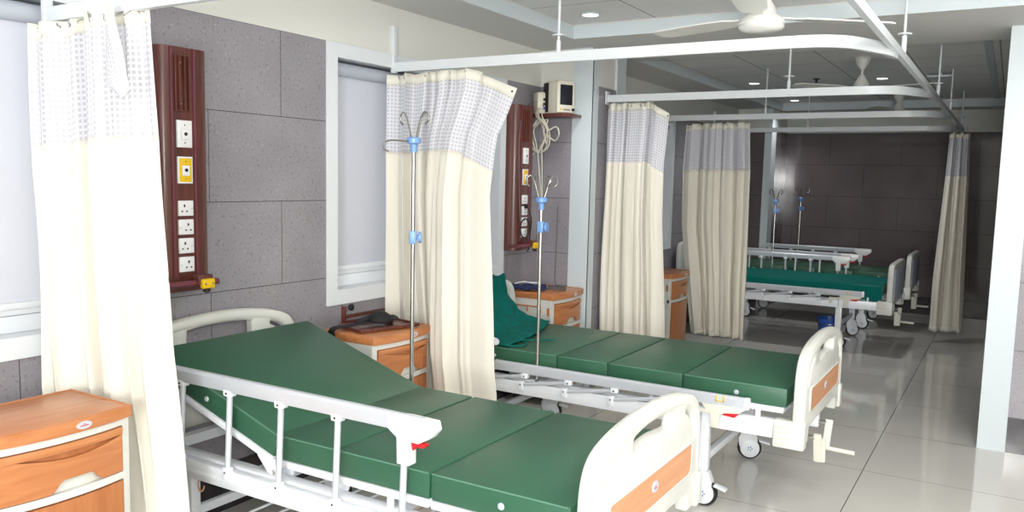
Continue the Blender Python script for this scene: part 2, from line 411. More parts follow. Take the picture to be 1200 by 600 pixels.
for i, (a, b_) in enumerate(WIN):
    w = bpy.data.objects.new('window_%d' % (i+1), None); C.objects.link(w); w['kind'] = 'structure'
    fw = .07
    b = MB(); x0, x1 = XW-.02, XW+.012
    zt = T
    # mitred casing
    for poly in ([(a, WZ0), (b_, WZ0), (b_-fw, WZ0+fw+.006), (a+fw, WZ0+fw+.006)], [(a, zt), (a+fw, zt-fw), (b_-fw, zt-fw), (b_, zt)],
                 [(a, WZ0), (a+fw, WZ0+fw+.006), (a+fw, zt-fw), (a, zt)], [(b_, WZ0), (b_, zt), (b_-fw, zt-fw), (b_-fw, WZ0+fw+.006)]):
        b.prism(poly, x0, x1, 'x', bev=.0012)
    b.build('window_casing', M['pvc'], w, smooth=False)
    b = MB()   # sloped sill, reveal and sash
    b.box(XW-.13, XW-.02, a+fw, b_-fw, WZ0+.05, WZ0+fw+.004)
    b.box(XW-.13, XW-.02, a+.03, a+fw, WZ0+.05, zt-.03); b.box(XW-.13, XW-.02, b_-fw, b_-.03, WZ0+.05, zt-.03)
    b.box(XW-.13, XW-.02, a+fw, b_-fw, zt-fw, zt-.03)
    b.box(XW-.13, XW-.085, a+fw, b_-fw, WZ0+fw+.004, WZ0+.135, bev=.004)
    b.box(XW-.13, XW-.075, a+fw, b_-fw, WZ0+.137, WZ0+.18, bev=.006)
    b.build('window_frame', M['pvc'], w)
    b = MB(); b.box(XW-.20, XW-.19, a+.03, b_-.03, WZ0+.02, zt-.02); b.build('window_pane', M['glass'], w)
    b = MB(); b.box(XW-.078, XW-.074, a+fw+.008, b_-fw-.008, WZ0+.17, zt-.11); b.build('blind', M['blind'], w)
    b = MB(); b.cyl((XW-.058, a+fw+.004, zt-.115), (XW-.058, b_-fw-.004, zt-.115), .034, 20); b.build('blind_roller', M['blindtube'], w)
    b = MB(); b.box(XW-.088, XW-.062, a+fw+.008, b_-fw-.008, WZ0+.158, WZ0+.185, bev=.008); b.build('blind_bottom_bar', M['pvc'], w)

# ------------------------------------------------------------------ ceiling downlights and added fill lights
dl_prof = [(.062, 0), (.064, -.004), (.05, -.008), (.046, -.004)]
def downlight(x, y, label, st=.9):
    t = thing('downlight', label, 'downlight', (x, y, ZR), 'recessed ceiling downlights')
    MB().lathe(dl_prof, (0, 0, 0), n=28).build('lamp_ring', M['paint'], t)
    MB().lathe([(0, -.005), (.0465, -.005), (.0465, -.002), (0, -.002)], (0, 0, 0), n=28).build('lamp_diffuser', M['lamp'], t)
    return t
downlight(-2.206, 4.50, 'round lit downlight in the near ceiling recess, above the wall monitor')
downlight(-2.221, 8.17, 'round lit downlight in the rear recess, left of the middle ceiling fan')
downlight(-1.078, 8.17, 'round lit downlight just right of the middle ceiling fan')
downlight(-2.23, 9.95, 'small lit downlight in the far left corner of the rear recess')

def lamp_area(name, loc, rot, sx, sy, power, col=(1, .98, .95)):
    d = bpy.data.lights.new(name, 'AREA'); d.shape = 'RECTANGLE'; d.size = sx; d.size_y = sy; d.energy = power; d.color = col
    o = bpy.data.objects.new(name, d); C.objects.link(o); o.location = loc; o.rotation_euler = rot
    return o
# unseen fill lights added overhead and at the front wall, brightening the near bay
lamp_area('overhead_fill_near', (.5, 1.4, 2.44), (0, 0, 0), 1.1, 1.1, 12)
lamp_area('overhead_fill_mid', (.5, 3.0, 2.44), (0, 0, 0), 1.1, 1.1, 26)
lamp_area('overhead_fill_front', (.6, -1.4, 2.44), (0, 0, 0), 1.2, 1.2, 20)
lamp_area('bounced_flash', (.15, -.1, 1.62), (math.radians(180-52), 0, math.radians(8)), .3, .3, 62, (1, .99, .97))
lamp_area('front_wall_fill', (1.0, -3.9, 1.5), (math.radians(91), 0, math.radians(14)), 2.0, 1.6, 270, (.98, .99, 1))  # added fill light; the wall behind it has no window
for (x, y, p) in ((-2.2, 4.57, 1.0), (-2.2, 8.17, 1.2), (-1.08, 8.17, 1.2), (-2.23, 10.0, .8)):
    d = bpy.data.lights.new('downlight_lamp', 'SPOT'); d.energy = p*22; d.spot_size = 2.3; d.spot_blend = .8; d.shadow_soft_size = .05
    o = bpy.data.objects.new('downlight_lamp', d); C.objects.link(o); o.location = (x, y, ZR-.02)
wd = bpy.data.worlds.new('world'); S.world = wd; wd.use_nodes = True
wd.node_tree.nodes['Background'].inputs[0].default_value = (.6, .65, .7, 1); wd.node_tree.nodes['Background'].inputs[1].default_value = .3

# ------------------------------------------------------------------ curtain rails
XRAIL = -.49
SEC = [(-.012, -.024), (.012, -.024), (.012, .024), (-.012, .024)]
def cross_rail(Y, x0, z, label, rods, bracket=True):
    t = thing('curtain_rail', label, 'curtain rail', (x0, Y, z), 'bay curtain rails')
    pts = [(x0, Y, z)] + [(x0+(-.85-x0)*i/6, Y, z) for i in range(1, 7)]
    arc = catmull([(-.85, Y, z), (-.72, Y+.015, z), (-.62, Y+.09, z+.002), (-.55, Y+.25, z+.006), (-.505, Y+.46, z+.016), (-.498, Y+.62, z+.024)], 5)
    pts += [tuple(p) for p in arc[1:]]
    P = [(p[0]-x0, p[1]-Y, p[2]-z) for p in pts]
    MB().tube(P, 0, up=(0, 0, 1), sec=SEC).build('track', M['rail'], t, smooth=True)
    b = MB()
    if bracket:
        b.box(0, .022, -.016, .016, -.03, .215, bev=.002)
        for zz in (.02, .1, .18): b.cyl((.02, 0, zz), (.026, 0, zz), .004, 8)
    else: b.box(0, .01, -.03, .03, -.04, .05, bev=.003)
    b.build('wall_bracket', M['rail'], t)
    for x in rods:
        b = MB(); top = (ZR if (Y < 4.7 or Y > 5.8) else ZS)-z
        b.cyl((x-x0, 0, .024), (x-x0, 0, top), .0065, 10); b.cyl((x-x0, 0, .02), (x-x0, 0, .075), .011, 12)
        b.lathe([(0, .098), (.03, .098), (.03, .103), (0, .103)], (x-x0, 0, 0), n=20)
        b.build('drop_rod', M['rail'], t)
    return t
cross_rail(1.65, XW, 2.0, 'white curtain rail at the top left corner above the nearest curtain', [-1.9])
cross_rail(3.505, XW, 2.055, 'long white curtain rail curving across the top, nearest whole rail', [-1.88])
cross_rail(5.35, PX+.004, 2.05, 'white curtain rail fixed to the tiled pillar, second whole rail', [-1.24], False)
cross_rail(7.2, XW, 2.055, 'white curtain rail third from the front, carrying the curtain beside the far bay', [-1.85])
cross_rail(9.05, XW, 2.06, 'farthest white curtain rail, just before the dark rear wall', [-1.88])
t = thing('long_rail', 'long white ceiling-hung rail running the length of the ward on the right', 'curtain rail', (XRAIL, 0, 2.09))
MB().tube([(0, YB+.001, 0), (0, 10.0, 0)], 0, up=(0, 0, 1), sec=[(-.012, -.018), (.012, -.018), (.012, .018), (-.012, .018)]).build('track', M['rail'], t, smooth=False)
for y in (4.35, 6.45, 7.75, 9.5, 2.2, 0):
    b = MB(); b.cyl((.0, y, .026), (.0, y, ZR-2.09), .0065, 10); b.cyl((.0, y, .02), (.0, y, .1), .012, 12)
    b.lathe([(0, .105), (.032, .105), (.032, .111), (0, .111)], (0, y, 0), n=20); b.build('drop_rod', M['rail'], t)

# ------------------------------------------------------------------ curtains
def curtain(label, Y0, XL, XRt, ztop, zbot, nf, amp, yoff=lambda u: 0, flat=None, railz=2.03, axis='x', hooks=8, ph=0.0, nu=190, netdrop=.40, topamp=.8, warp=None):
    t = thing('curtain', label, 'curtain', (0, 0, 0), 'bay privacy curtains')
    rnd = random.Random(int(Y0*100)+int(nf*7)); a1, a2, a3 = rnd.uniform(0, 6), rnd.uniform(0, 6), rnd.uniform(0, 6)
    def P(u, d):  # d = drop below the top edge (0..1 mapped by caller in metres)
        zt = lerp(ztop, u); z = zt-d
        fr = d/max(zt-zbot, .1)
        g = 1
        if flat: g = 1-max(0, min(1, (u-flat)/.08))*.94
        ww = u + .012*math.sin(2*PI*u*3+a1)*(1-.4*fr) + .01*math.sin(9*fr+a2+u*5)*fr
        F = math.tanh(1.7*math.sin(2*PI*nf*ww+ph+.8*math.sin(2*PI*ww*1.7+a2))) + .3*math.sin(2*PI*nf*2.3*ww+a3+fr*1.2) + .45*math.sin(2*PI*nf*.45*ww+a2)*fr
        A = amp*(topamp+(1-topamp)*min(1, fr*2.2))
        x = lerp(XL, -z)+(lerp(XRt, -z)-lerp(XL, -z))*(u + .018*math.sin(2*PI*nf*2*u+a1)*g)
        y = Y0+yoff(u)+A*F*g + .012*math.sin(fr*7+u*4)*fr + (warp(u, fr) if warp else 0)
        z += .007*math.sin(2*PI*nf*ww+ph+1.2)*g*max(0, 1-fr*3)
        return (x, y, z)
    def arc(d=.3):
        s = [0]; p = Vector(P(0, d))
        for i in range(1, nu+1):
            q = Vector(P(i/nu, d)); s.append(s[-1]+(q-p).length); p = q
        return s
    AR = arc()
    def sheet(name, d0, d1, m, nv, thick=0, off=0):
        """d0,d1: drops or functions of u"""
        D0 = d0 if callable(d0) else (lambda u: d0); D1 = d1 if callable(d1) else (lambda u: d1)
        bm = bmesh.new(); uvl = bm.loops.layers.uv.new('UVMap'); V = []; 
        for j in range(nv+1):
            V.append([bm.verts.new(P(i/nu, D0(i/nu)+(D1(i/nu)-D0(i/nu))*j/nv)) for i in range(nu+1)])
        for j in range(nv):
            for i in range(nu):
                fc = bm.faces.new((V[j][i], V[j][i+1], V[j+1][i+1], V[j+1][i]))
                for l, (ii, jj) in zip(fc.loops, ((i, j), (i+1, j), (i+1, j+1), (i, j+1))):
                    uu = ii/nu; l[uvl].uv = (AR[ii]+.004, D0(uu)+(D1(uu)-D0(uu))*jj/nv)
        me = bpy.data.meshes.new(name); bm.to_mesh(me); bm.free(); me.materials.append(m)
        me.polygons.foreach_set('use_smooth', [True]*len(me.polygons))
        o = bpy.data.objects.new(name, me); C.objects.link(o); o.parent = t
        if thick:
            md = o.modifiers.new('thickness', 'SOLIDIFY'); md.thickness = thick; md.offset = 0
        return o
    sheet('header_tape', 0, .05, M['header'], 2, .005)
    sheet('net_panel', .05, netdrop, M['net'], 12)
    sheet('drape', netdrop, lambda u: lerp(ztop, u)-zbot, M['curtain'], 44, .003)
    sheet('hem', lambda u: lerp(ztop, u)-zbot-.045, lambda u: lerp(ztop, u)-zbot-.003, M['header'], 2, .008)
    for k in range(hooks):
        uu = (k+.5)/hooks*(flat or 1)
        p = Vector(P(uu, .02))
        b = MB(); pts = [(p.x, p.y-.006, p.z), (p.x, p.y-.012, p.z+.012), (p.x+.002, Y0+yoff(uu)*.0, railz-.022), (p.x+.006, Y0, railz-.03)]
        b.tube(catmull(pts, 4), .0016, 6); b.lathe([(.0035, -.001), (.0065, -.001), (.0065, .001), (.0035, .001), (.0035, -.001)], (p.x, p.y-.004, p.z), 'y', 12)
        b.build('hook', M['chrome'], t)
    # eyelet on the free corner
    if flat:
        p = Vector(P(.975, .022)); MB().lathe([(0, -.004), (.0055, -.004), (.0055, .004), (0, .004)], (p.x, p.y, p.z), 'y', 12).build('eyelet', M['dark'], t)
    return t
Z = lambda *pz: sorted([(-z, x) for z, x in pz])
# nearest curtain, with its top right corner folded over
c1 = curtain('nearest cream curtain with white net top, at the left beside the first cabinet', 1.62,
    Z((2.0, -2.86), (1.6, -2.868), (1.47, -2.87), (.73, -2.82), (.1, -2.70)), Z((2.0, -2.36), (1.6, -2.33), (1.4, -2.325), (.9, -2.30), (.39, -2.22), (.1, -2.18)),
    [(0, 1.955), (.25, 1.965), (.4, 1.985), (1, 1.99)], 0.11, 5.2, .030, yoff=lambda u: -.05+.085*min(1, u/.3), railz=1.98, ph=.6)
# folded-over corner of the nearest curtain: a triangular flap of tape, net and cloth
def flap():
    fl = [(-2.44, 1.60, 1.965), (-2.385, 1.585, 1.86), (-2.335, 1.58, 1.76), (-2.32, 1.58, 1.585), (-2.38, 1.60, 1.60), (-2.44, 1.60, 1.62), (-2.47, 1.605, 1.75)]
    # tape band running diagonally down
    top = catmull([(-2.45, 1.592, 1.975), (-2.405, 1.572, 1.90), (-2.37, 1.566, 1.83), (-2.345, 1.562, 1.75), (-2.333, 1.562, 1.70)], 5)
    bm = bmesh.new(); uvl = bm.loops.layers.uv.new('UVMap'); A = []; B = []
    for i, p in enumerate(top):
        A.append(bm.verts.new(p)); B.append(bm.verts.new(p+Vector((.035, -.003, .02))))
    for i in range(len(top)-1): bm.faces.new((A[i], A[i+1], B[i+1], B[i]))
    me = bpy.data.meshes.new('folded_tape'); bm.to_mesh(me); bm.free(); me.materials.append(M['header'])
    o = bpy.data.objects.new('folded_tape', me); C.objects.link(o); o.parent = c1
    md = o.modifiers.new('thickness', 'SOLIDIFY'); md.thickness = .004
    bm = bmesh.new(); uvl = bm.loops.layers.uv.new('UVMap')
    edge = catmull([(-2.452, 1.594, 1.975), (-2.462, 1.60, 1.88), (-2.455, 1.59, 1.80), (-2.43, 1.575, 1.74), (-2.40, 1.568, 1.735), (-2.333, 1.562, 1.70)], 5)
    n = min(len(edge), len(top)); rows = []
    for i in range(21):
        p = top[min(int(i/20*(len(top)-1)), len(top)-1)]; q = edge[min(int(i/20*(len(edge)-1)), len(edge)-1)]
        rows.append([(bm.verts.new(p.lerp(q, j/5)+Vector((0, -.006*math.sin(PI*j/5), 0))), (.02*i, .02*j)) for j in range(6)])
    for i in range(20):
        for j in range(5):
            q = (rows[i][j], rows[i+1][j], rows[i+1][j+1], rows[i][j+1])
            try: fc = bm.faces.new([v[0] for v in q])
            except ValueError: continue
            for l, v in zip(fc.loops, q): l[uvl].uv = v[1]
    me = bpy.data.meshes.new('folded_net'); bm.to_mesh(me); bm.free(); me.materials.append(M['net'])
    me.polygons.foreach_set('use_smooth', [True]*len(me.polygons))
    o = bpy.data.objects.new('folded_net', me); C.objects.link(o); o.parent = c1
flap()
curtain('cream curtain with net top between the first two beds, its free corner sagging right', 3.478,
    Z((2.02, -2.87), (1.6, -2.872), (.76, -2.85), (.15, -2.80)), Z((2.02, -2.10), (1.92, -2.085), (1.80, -2.12), (1.69, -2.165), (1.6, -2.17), (1.4, -2.17), (1.1, -2.12), (.46, -2.01), (.1, -1.99)),
    [(0, 2.005), (.30, 2.012), (.55, 2.02), (.66, 2.018), (1, 1.915)], .12, 6.0, .036, flat=.70, railz=2.035, ph=.2, hooks=8, warp=lambda u, fr: -.25*min(1, fr/.75)*max(0, min(1, (u-.40)/.12)))
curtain('cream curtain with net top hanging beside the tiled pillar behind the second bed', 5.35,
    Z((2.015, -2.47), (1.6, -2.478), (.4, -2.49), (.12, -2.50)), Z((2.01, -2.02), (1.93, -2.01), (1.6, -2.035), (1.2, -2.03), (.42, -1.975), (.12, -1.96)),
    [(0, 2.012), (.72, 2.015), (1, 1.94)], .12, 5.4, .036, flat=.80, railz=2.03, ph=1.5)
curtain('cream curtain with net top hanging free in the middle, left of the far beds', 7.2,
    Z((2.0, -2.55), (1.6, -2.57), (1.1, -2.56), (.13, -2.43)), Z((2.0, -1.98), (1.6, -1.955), (1.1, -1.95), (.13, -1.94)),
    [(0, 1.99), (.3, 2.0), (1, 2.005)], .12, 5.6, .032, railz=2.035, ph=.9)
curtain('narrow cream curtain gathered at the end of the long rail, nearest the rear wall', 8.85,
    Z((2.0, -.55), (1.6, -.56), (.6, -.60), (.1, -.60)), Z((2.0, -.385), (1.6, -.37), (.6, -.34), (.1, -.32)),
    [(0, 2.0), (1, 2.0)], .11, 2.6, .04, yoff=lambda u: .1*u, railz=2.07, hooks=4, nu=70, ph=2.2)

# ------------------------------------------------------------------ beds
W = .795; ZB, TH = .518, .084
def board(root, kind, x0, x1, dz, far=False, panel='insert'):
    """moulded end board, plate in the YZ plane"""
    c = W/2
    half = [(.435, .362), (.437, .45), (.437, .60), (.428, .68), (.398, .735), (.34, .768), (.24, .79), (.12, .802), (0, .806)]
    if panel != 'insert': half = [(.435, .362), (.437, .45), (.437, .68), (.43, .75), (.40, .79), (.34, .802), (.24, .806), (.12, .806), (0, .806)]
    pr = [(c+y, z+(dz if z > .5 else 0)) for y, z in half]; pl = [(c-y, z+(dz if z > .5 else 0)) for y, z in half[:-1]][::-1]
    side = [(q.x, q.y) for q in catmull([(a, b, 0) for a, b in pr+pl], 4)]
    outer = side + [(c-.435, .362), (c-.33, .362), (c-.315, .415), (c-.30, .43), (c+.30, .43), (c+.315, .415), (c+.33, .362)]
    # drop duplicated corner
    o2 = []
    for p in outer:
        if not o2 or (Vector(p)-Vector(o2[-1])).length > .004: o2.append(p)
    def rl(pts, n=5): return [(q.x, q.y) for q in catmull([(c+a, b+dz, 0) for a, b in pts], n, True)]
    tops = [(-.165, .708), (-.14, .700), (0, .712), (.14, .700), (.165, .708), (.168, .735), (.15, .752), (0, .766), (-.15, .752), (-.168, .735)]
    sl = [(.285, .738), (.335, .722), (.372, .690), (.388, .645), (.382, .620), (.365, .625), (.335, .672), (.30, .706), (.272, .722)]
    sr = [(-a, b) for a, b in sl][::-1]
    if kind == 'headboard': tops = [(a, b if b > .725 else b-.07) for a, b in tops]; sl = [(a, b if b > .65 else b-.07) for a, b in sl]; sr = [(-a, b) for a, b in sl][::-1]
    fb = plate(kind, M['cream'], o2, [rl(tops), rl(sl), rl(sr)] if panel == 'insert' else [], x0, x1, .009, root)
    # thick rounded rim following the arch
    rim = [(c+y*.945, z-.022+(dz if z > .5 else 0)) for y, z in half[1:]]; rim = rim+[(2*c-y, z) for y, z in rim[:-1]][::-1]
    pts = [((x0+x1)/2, q.x, q.y) for q in catmull([(a, b, 0) for a, b in rim], 5)]
    MB().tube(pts, .0275, 14, up=(1, 0, 0)).build('rim', M['cream'], fb)
    xo = x1 if kind == 'footboard' else x0; sgn = 1 if kind == 'footboard' else -1
    ip = []
    hw, zb, zt, rr = .335, .497, .605, .03
    for cx, cz, a0 in ((hw-rr, zb+rr, -PI/2), (hw-.012, zt-.012, 0), (-hw+.012, zt-.012, PI/2), (-hw+rr, zb+rr, PI)):
        rad = rr if cz < .55 else .012
        for k in range(5): a = a0+PI/2*k/4; ip.append((c+cx+rad*math.cos(a), cz+rad*math.sin(a)))
    lo, hi = sorted((xo, xo+sgn*.004))
    if panel == 'insert':
        MB().prism(ip, lo, hi, 'x').build('wood_insert', M['insert'], fb, smooth=False)
        MB().tube([((lo+hi)/2, y, z) for y, z in [ip[i] for i in range(len(ip))]], .004, 8, closed=True, up=(1, 0, 0)).build('insert_trim', M['cream'], fb)
        if kind == 'footboard':
            e = MB().lathe([(0, 0), (.019, 0), (.017, .003), (0, .003)], (xo+.004, 0, 0), 'x', 24).build('emblem', M['emblem'], fb)
            e.scale = (1, 1.35, 1); e.location = (0, c, .555)
            MB().box(xo+.0068, xo+.0076, -.009, .009, -.005, -.002).box(xo+.0068, xo+.0076, -.006, .007, .001, .0025).build('emblem_mark', M['red'], fb).location = (0, c, .555)
    else:
        MB().box(lo, hi+.004, .03, W-.03, .47, .76+dz, bev=.004).build('grey_insert', M['bluegrey'], fb)
    return fb

def caster(root, x, y, rz=0, name='caster'):
    t = MB()
    # fork cover
    t.prism([(-.045, .075), (-.05, .12), (-.03, .165), (.03, .165), (.05, .12), (.05, .07), (.03, .055), (-.02, .055)], -.026, .026, 'y', bev=.004)
    t.cyl((0, 0, .16), (0, 0, .185), .022, 14)
    o = t.build(name, M['wheel'], root); o.location = (x, y, 0); o.rotation_euler = (0, 0, rz)
    MB().lathe([(.035, -.012), (.06, -.012), (.0635, -.006), (.0635, .006), (.06, .012), (.035, .012)], (.012, 0, .0635), 'y', 28).build('tyre', M['black'], o)
    MB().lathe([(0, -.0285), (.04, -.0285), (.05, -.024), (.05, .024), (.04, .0285), (0, .0285)], (.012, 0, .0635), 'y', 28).build('hub', M['wheel'], o)
    b = MB()
    for k in range(5): 
        a = 2*PI*k/5; b.cyl((.012+.006*math.cos(a), -.0295, .0635+.006*math.sin(a)), (.012+.014*math.cos(a), -.0295, .0635+.014*math.sin(a)), .0022, 6)
    b.build('hub_mark', M['bluedark'], o)
    MB().box(.03, .09, -.02, .02, .112, .122, bev=.004, mtx=Matrix.Rotation(.25, 4, 'Y')).build('brake_pedal', M['bedwhite'], o)
    return o

def side_rail(root, side, raised, x_end=None):
    """side: -1 near (y below 0), +1 far"""
    yy = -.045 if side < 0 else W+.045
    px = [-1.54, -1.293, -1.046, -.796, -.53]
    b = MB(); b.box(-1.72, -.36, yy-.014, yy+.014, .388, .455, bev=.003)
    ribs = yy-.015 if side < 0 else yy+.015
    b.box(-1.72, -.36, min(ribs, yy), max(ribs, yy), .412, .422); b.box(-1.72, -.36, min(ribs, yy), max(ribs, yy), .438, .448)
    sr = b.build('side_rail', M['bedwhite'], root)
    if raised: x0, x1, zt, dx = -1.76, -.455, .758, 0.0
    else: x0, x1, zt, dx = -1.46, -.165, .522, .262
    sec = [(-.013, -.024), (.013, -.024), (.016, -.010), (.016, .016), (.008, .025), (-.008, .025), (-.016, .016), (-.016, -.010)]
    MB().tube([(x0, yy, zt), (x1, yy, zt)], 0, up=(0, 0, 1), sec=sec).build('top_bar', M['alum'], sr)
    out = -1 if side < 0 else 1
    for i, x in enumerate(px):
        top = (x+dx, yy, zt-.03); bot = (x, yy+out*.014, .452) if raised else (x, yy+out*.02, .445)
        if not raised: top = (x+dx, yy+out*.008, zt-.035)
        MB().tube([bot, top], .0105, 12).build('post', M['alum'], sr)
        b = MB()
        b.box(bot[0]-.016, bot[0]+.016, bot[1]-.013, bot[1]+.013, bot[2]-.03, bot[2]+.018, bev=.005); b.build('post_foot', M['bedwhite'], sr); b = MB()
        yo = bot[1]+out*.013
        b.box(top[0]-.019, top[0]+.019, top[1]-.016, top[1]+.016, top[2]-.012, top[2]+.014, bev=.006)
        b.build('post_socket', M['bedwhite'], sr)
        b = MB(); b.cyl((bot[0], yo-.001, bot[2]), (bot[0], yo+out*.0015, bot[2]), .004, 8); y2 = top[1]+out*.016
        b.cyl((top[0], min(y2, y2+out*.0015), top[2]), (top[0], max(y2, y2+out*.0015), top[2]), .004, 8)
        b.build('rivet', M['dark'], sr)
    # latch housing and end grip
    if raised:
        xl = px[-1]
        b = MB()
        b.prism([(xl-.055, zt-.022), (xl-.02, zt-.045), (xl-.018, zt-.125), (xl+.028, zt-.125), (xl+.028, zt-.05), (xl+.06, zt-.052), (xl+.10, zt-.03), (xl+.122, zt-.005), (xl+.115, zt+.022), (xl+.02, zt+.0245), (xl-.055, zt+.02)], yy-.019, yy+.019, 'y', bev=.004)
        b.build('latch', M['socket'], sr)
        MB().prism([(xl+.030, zt-.050), (xl+.085, zt-.052), (xl+.075, zt-.064), (xl+.045, zt-.064), (xl+.036, zt-.078)], yy-.012, yy+.012, 'y', bev=.002).build('release_lever', M['red'], sr)
        tx = xl+.02
    else:
        xl = x1-.14
        b = MB()
        b.prism([(xl-.05, zt-.022), (xl+.15, zt-.022), (xl+.12, zt-.045), (xl+.06, zt-.052), (xl+.035, zt-.062), (xl+.03, zt-.125), (xl-.005, zt-.125), (xl-.01, zt-.062), (xl-.10, zt-.062), (xl-.105, zt-.10), (xl-.135, zt-.10), (xl-.135, zt-.042), (xl-.03, zt-.045)], yy-.026 if side < 0 else yy+.004, yy-.004 if side < 0 else yy+.026, 'y', bev=.003)
        b.build('latch', M['creamp'], sr)
        MB().prism([(xl+.045, zt-.045), (xl+.12, zt-.048), (xl+.10, zt-.066), (xl+.045, zt-.062)], yy-.024, yy+.012, 'y', bev=.002).build('release_lever', M['red'], sr)
        tx = xl+.01
        MB().box(x1-.005, x1+.02, yy-.017, yy+.017, zt-.026, zt+.026, bev=.006).build('end_cap', M['socket'], sr)
    zf = zt+.012
    ya = yy+out*.0155
    b = MB()
    b.box(tx, tx+.006, min(ya, ya+out*.0012), max(ya, ya+out*.0012), zf-.018, zf+.01); b.box(tx+.034, tx+.04, min(ya, ya+out*.0012), max(ya, ya+out*.0012), zf-.018, zf+.01)
    b.box(tx, tx+.04, min(ya, ya+out*.0012), max(ya, ya+out*.0012), zf-.018, zf-.013); b.build('warning_sticker', M['yellow'], sr)
    return sr

def crank(root, x, y, z, swing, name='crank'):
    b = MB(); b.cyl((x-.06, y, z), (x+.012, y, z), .011, 12)
    c = MB()
    dy, dz = math.sin(swing), -math.cos(swing)
    tip = (x+.012, y+dy*.12, z+dz*.12)
    sec = [(-.010, -.016), (.010, -.016), (.012, 0), (.010, .016), (-.010, .016), (-.012, 0)]
    c.tube([(x+.012, y-dy*.015, z-dz*.015), tip], 0, up=(1, 0, 0), sec=sec)
    o = b.build(name, M['chrome'], root)
    c.build('crank_arm', M['creamp'], o)
    return o, tip

def mattress(root, back, seams, length, col='vinyl'):
    sA, sB, sC = seams
    b = MB(); g = .0035
    for x0, x1 in ((sC+g, 0), (sB+g, sC-g), (sA+g, sB-g)):
        b.box(x0, x1, 0, W, ZB, ZB+TH, bev=.006)
    m = None
    if back:
        R = Matrix.Translation((sA, 0, ZB)) @ Matrix.Rotation(back, 4, 'Y') @ Matrix.Translation((-sA, 0, -ZB))
        b.box(-length, sA-g, 0, W, ZB, ZB+TH, bev=.006, mtx=R)
    else: b.box(-length, sA-g, 0, W, ZB, ZB+TH, bev=.006)
    o = b.build('mattress', M[col], root)
    s = MB()
    for x in (sC, sB, sA): s.box(x-.004, x+.004, .01, W-.01, ZB+.01, ZB+TH-.006)
    s.build('seam', M['vinyl_seam'], o)
    for y in (.001, W-.001):
        q = MB()
        for x0, x1 in ((sC+g, -.004), (sB+g, sC-g), (sA+g, sB-g)): q.cyl((x0+.004, y, ZB+TH-.003), (x1-.004, y, ZB+TH-.003), .0028, 6)
        p0, p1 = Vector((-length+.004, y, ZB+TH-.003)), Vector((sA-g-.004, y, ZB+TH-.003))
        if back: p0, p1 = R @ p0, R @ p1
        q.cyl(p0, p1, .0028, 6)
        q.build('piping', M['piping'], o)
    # press studs on the sides
    for x in (-.22, -length+.33):
        q = MB().lathe([(0, -.004), (.008, -.003), (.011, 0), (.011, .001), (0, .001)], (0, 0, 0), 'y', 16).build('press_stud', M['emblem'], o)
        p = Vector((x, -.001, ZB+TH*.45))
        if back and x < sA: p = R @ p
        q.location = p
    return o

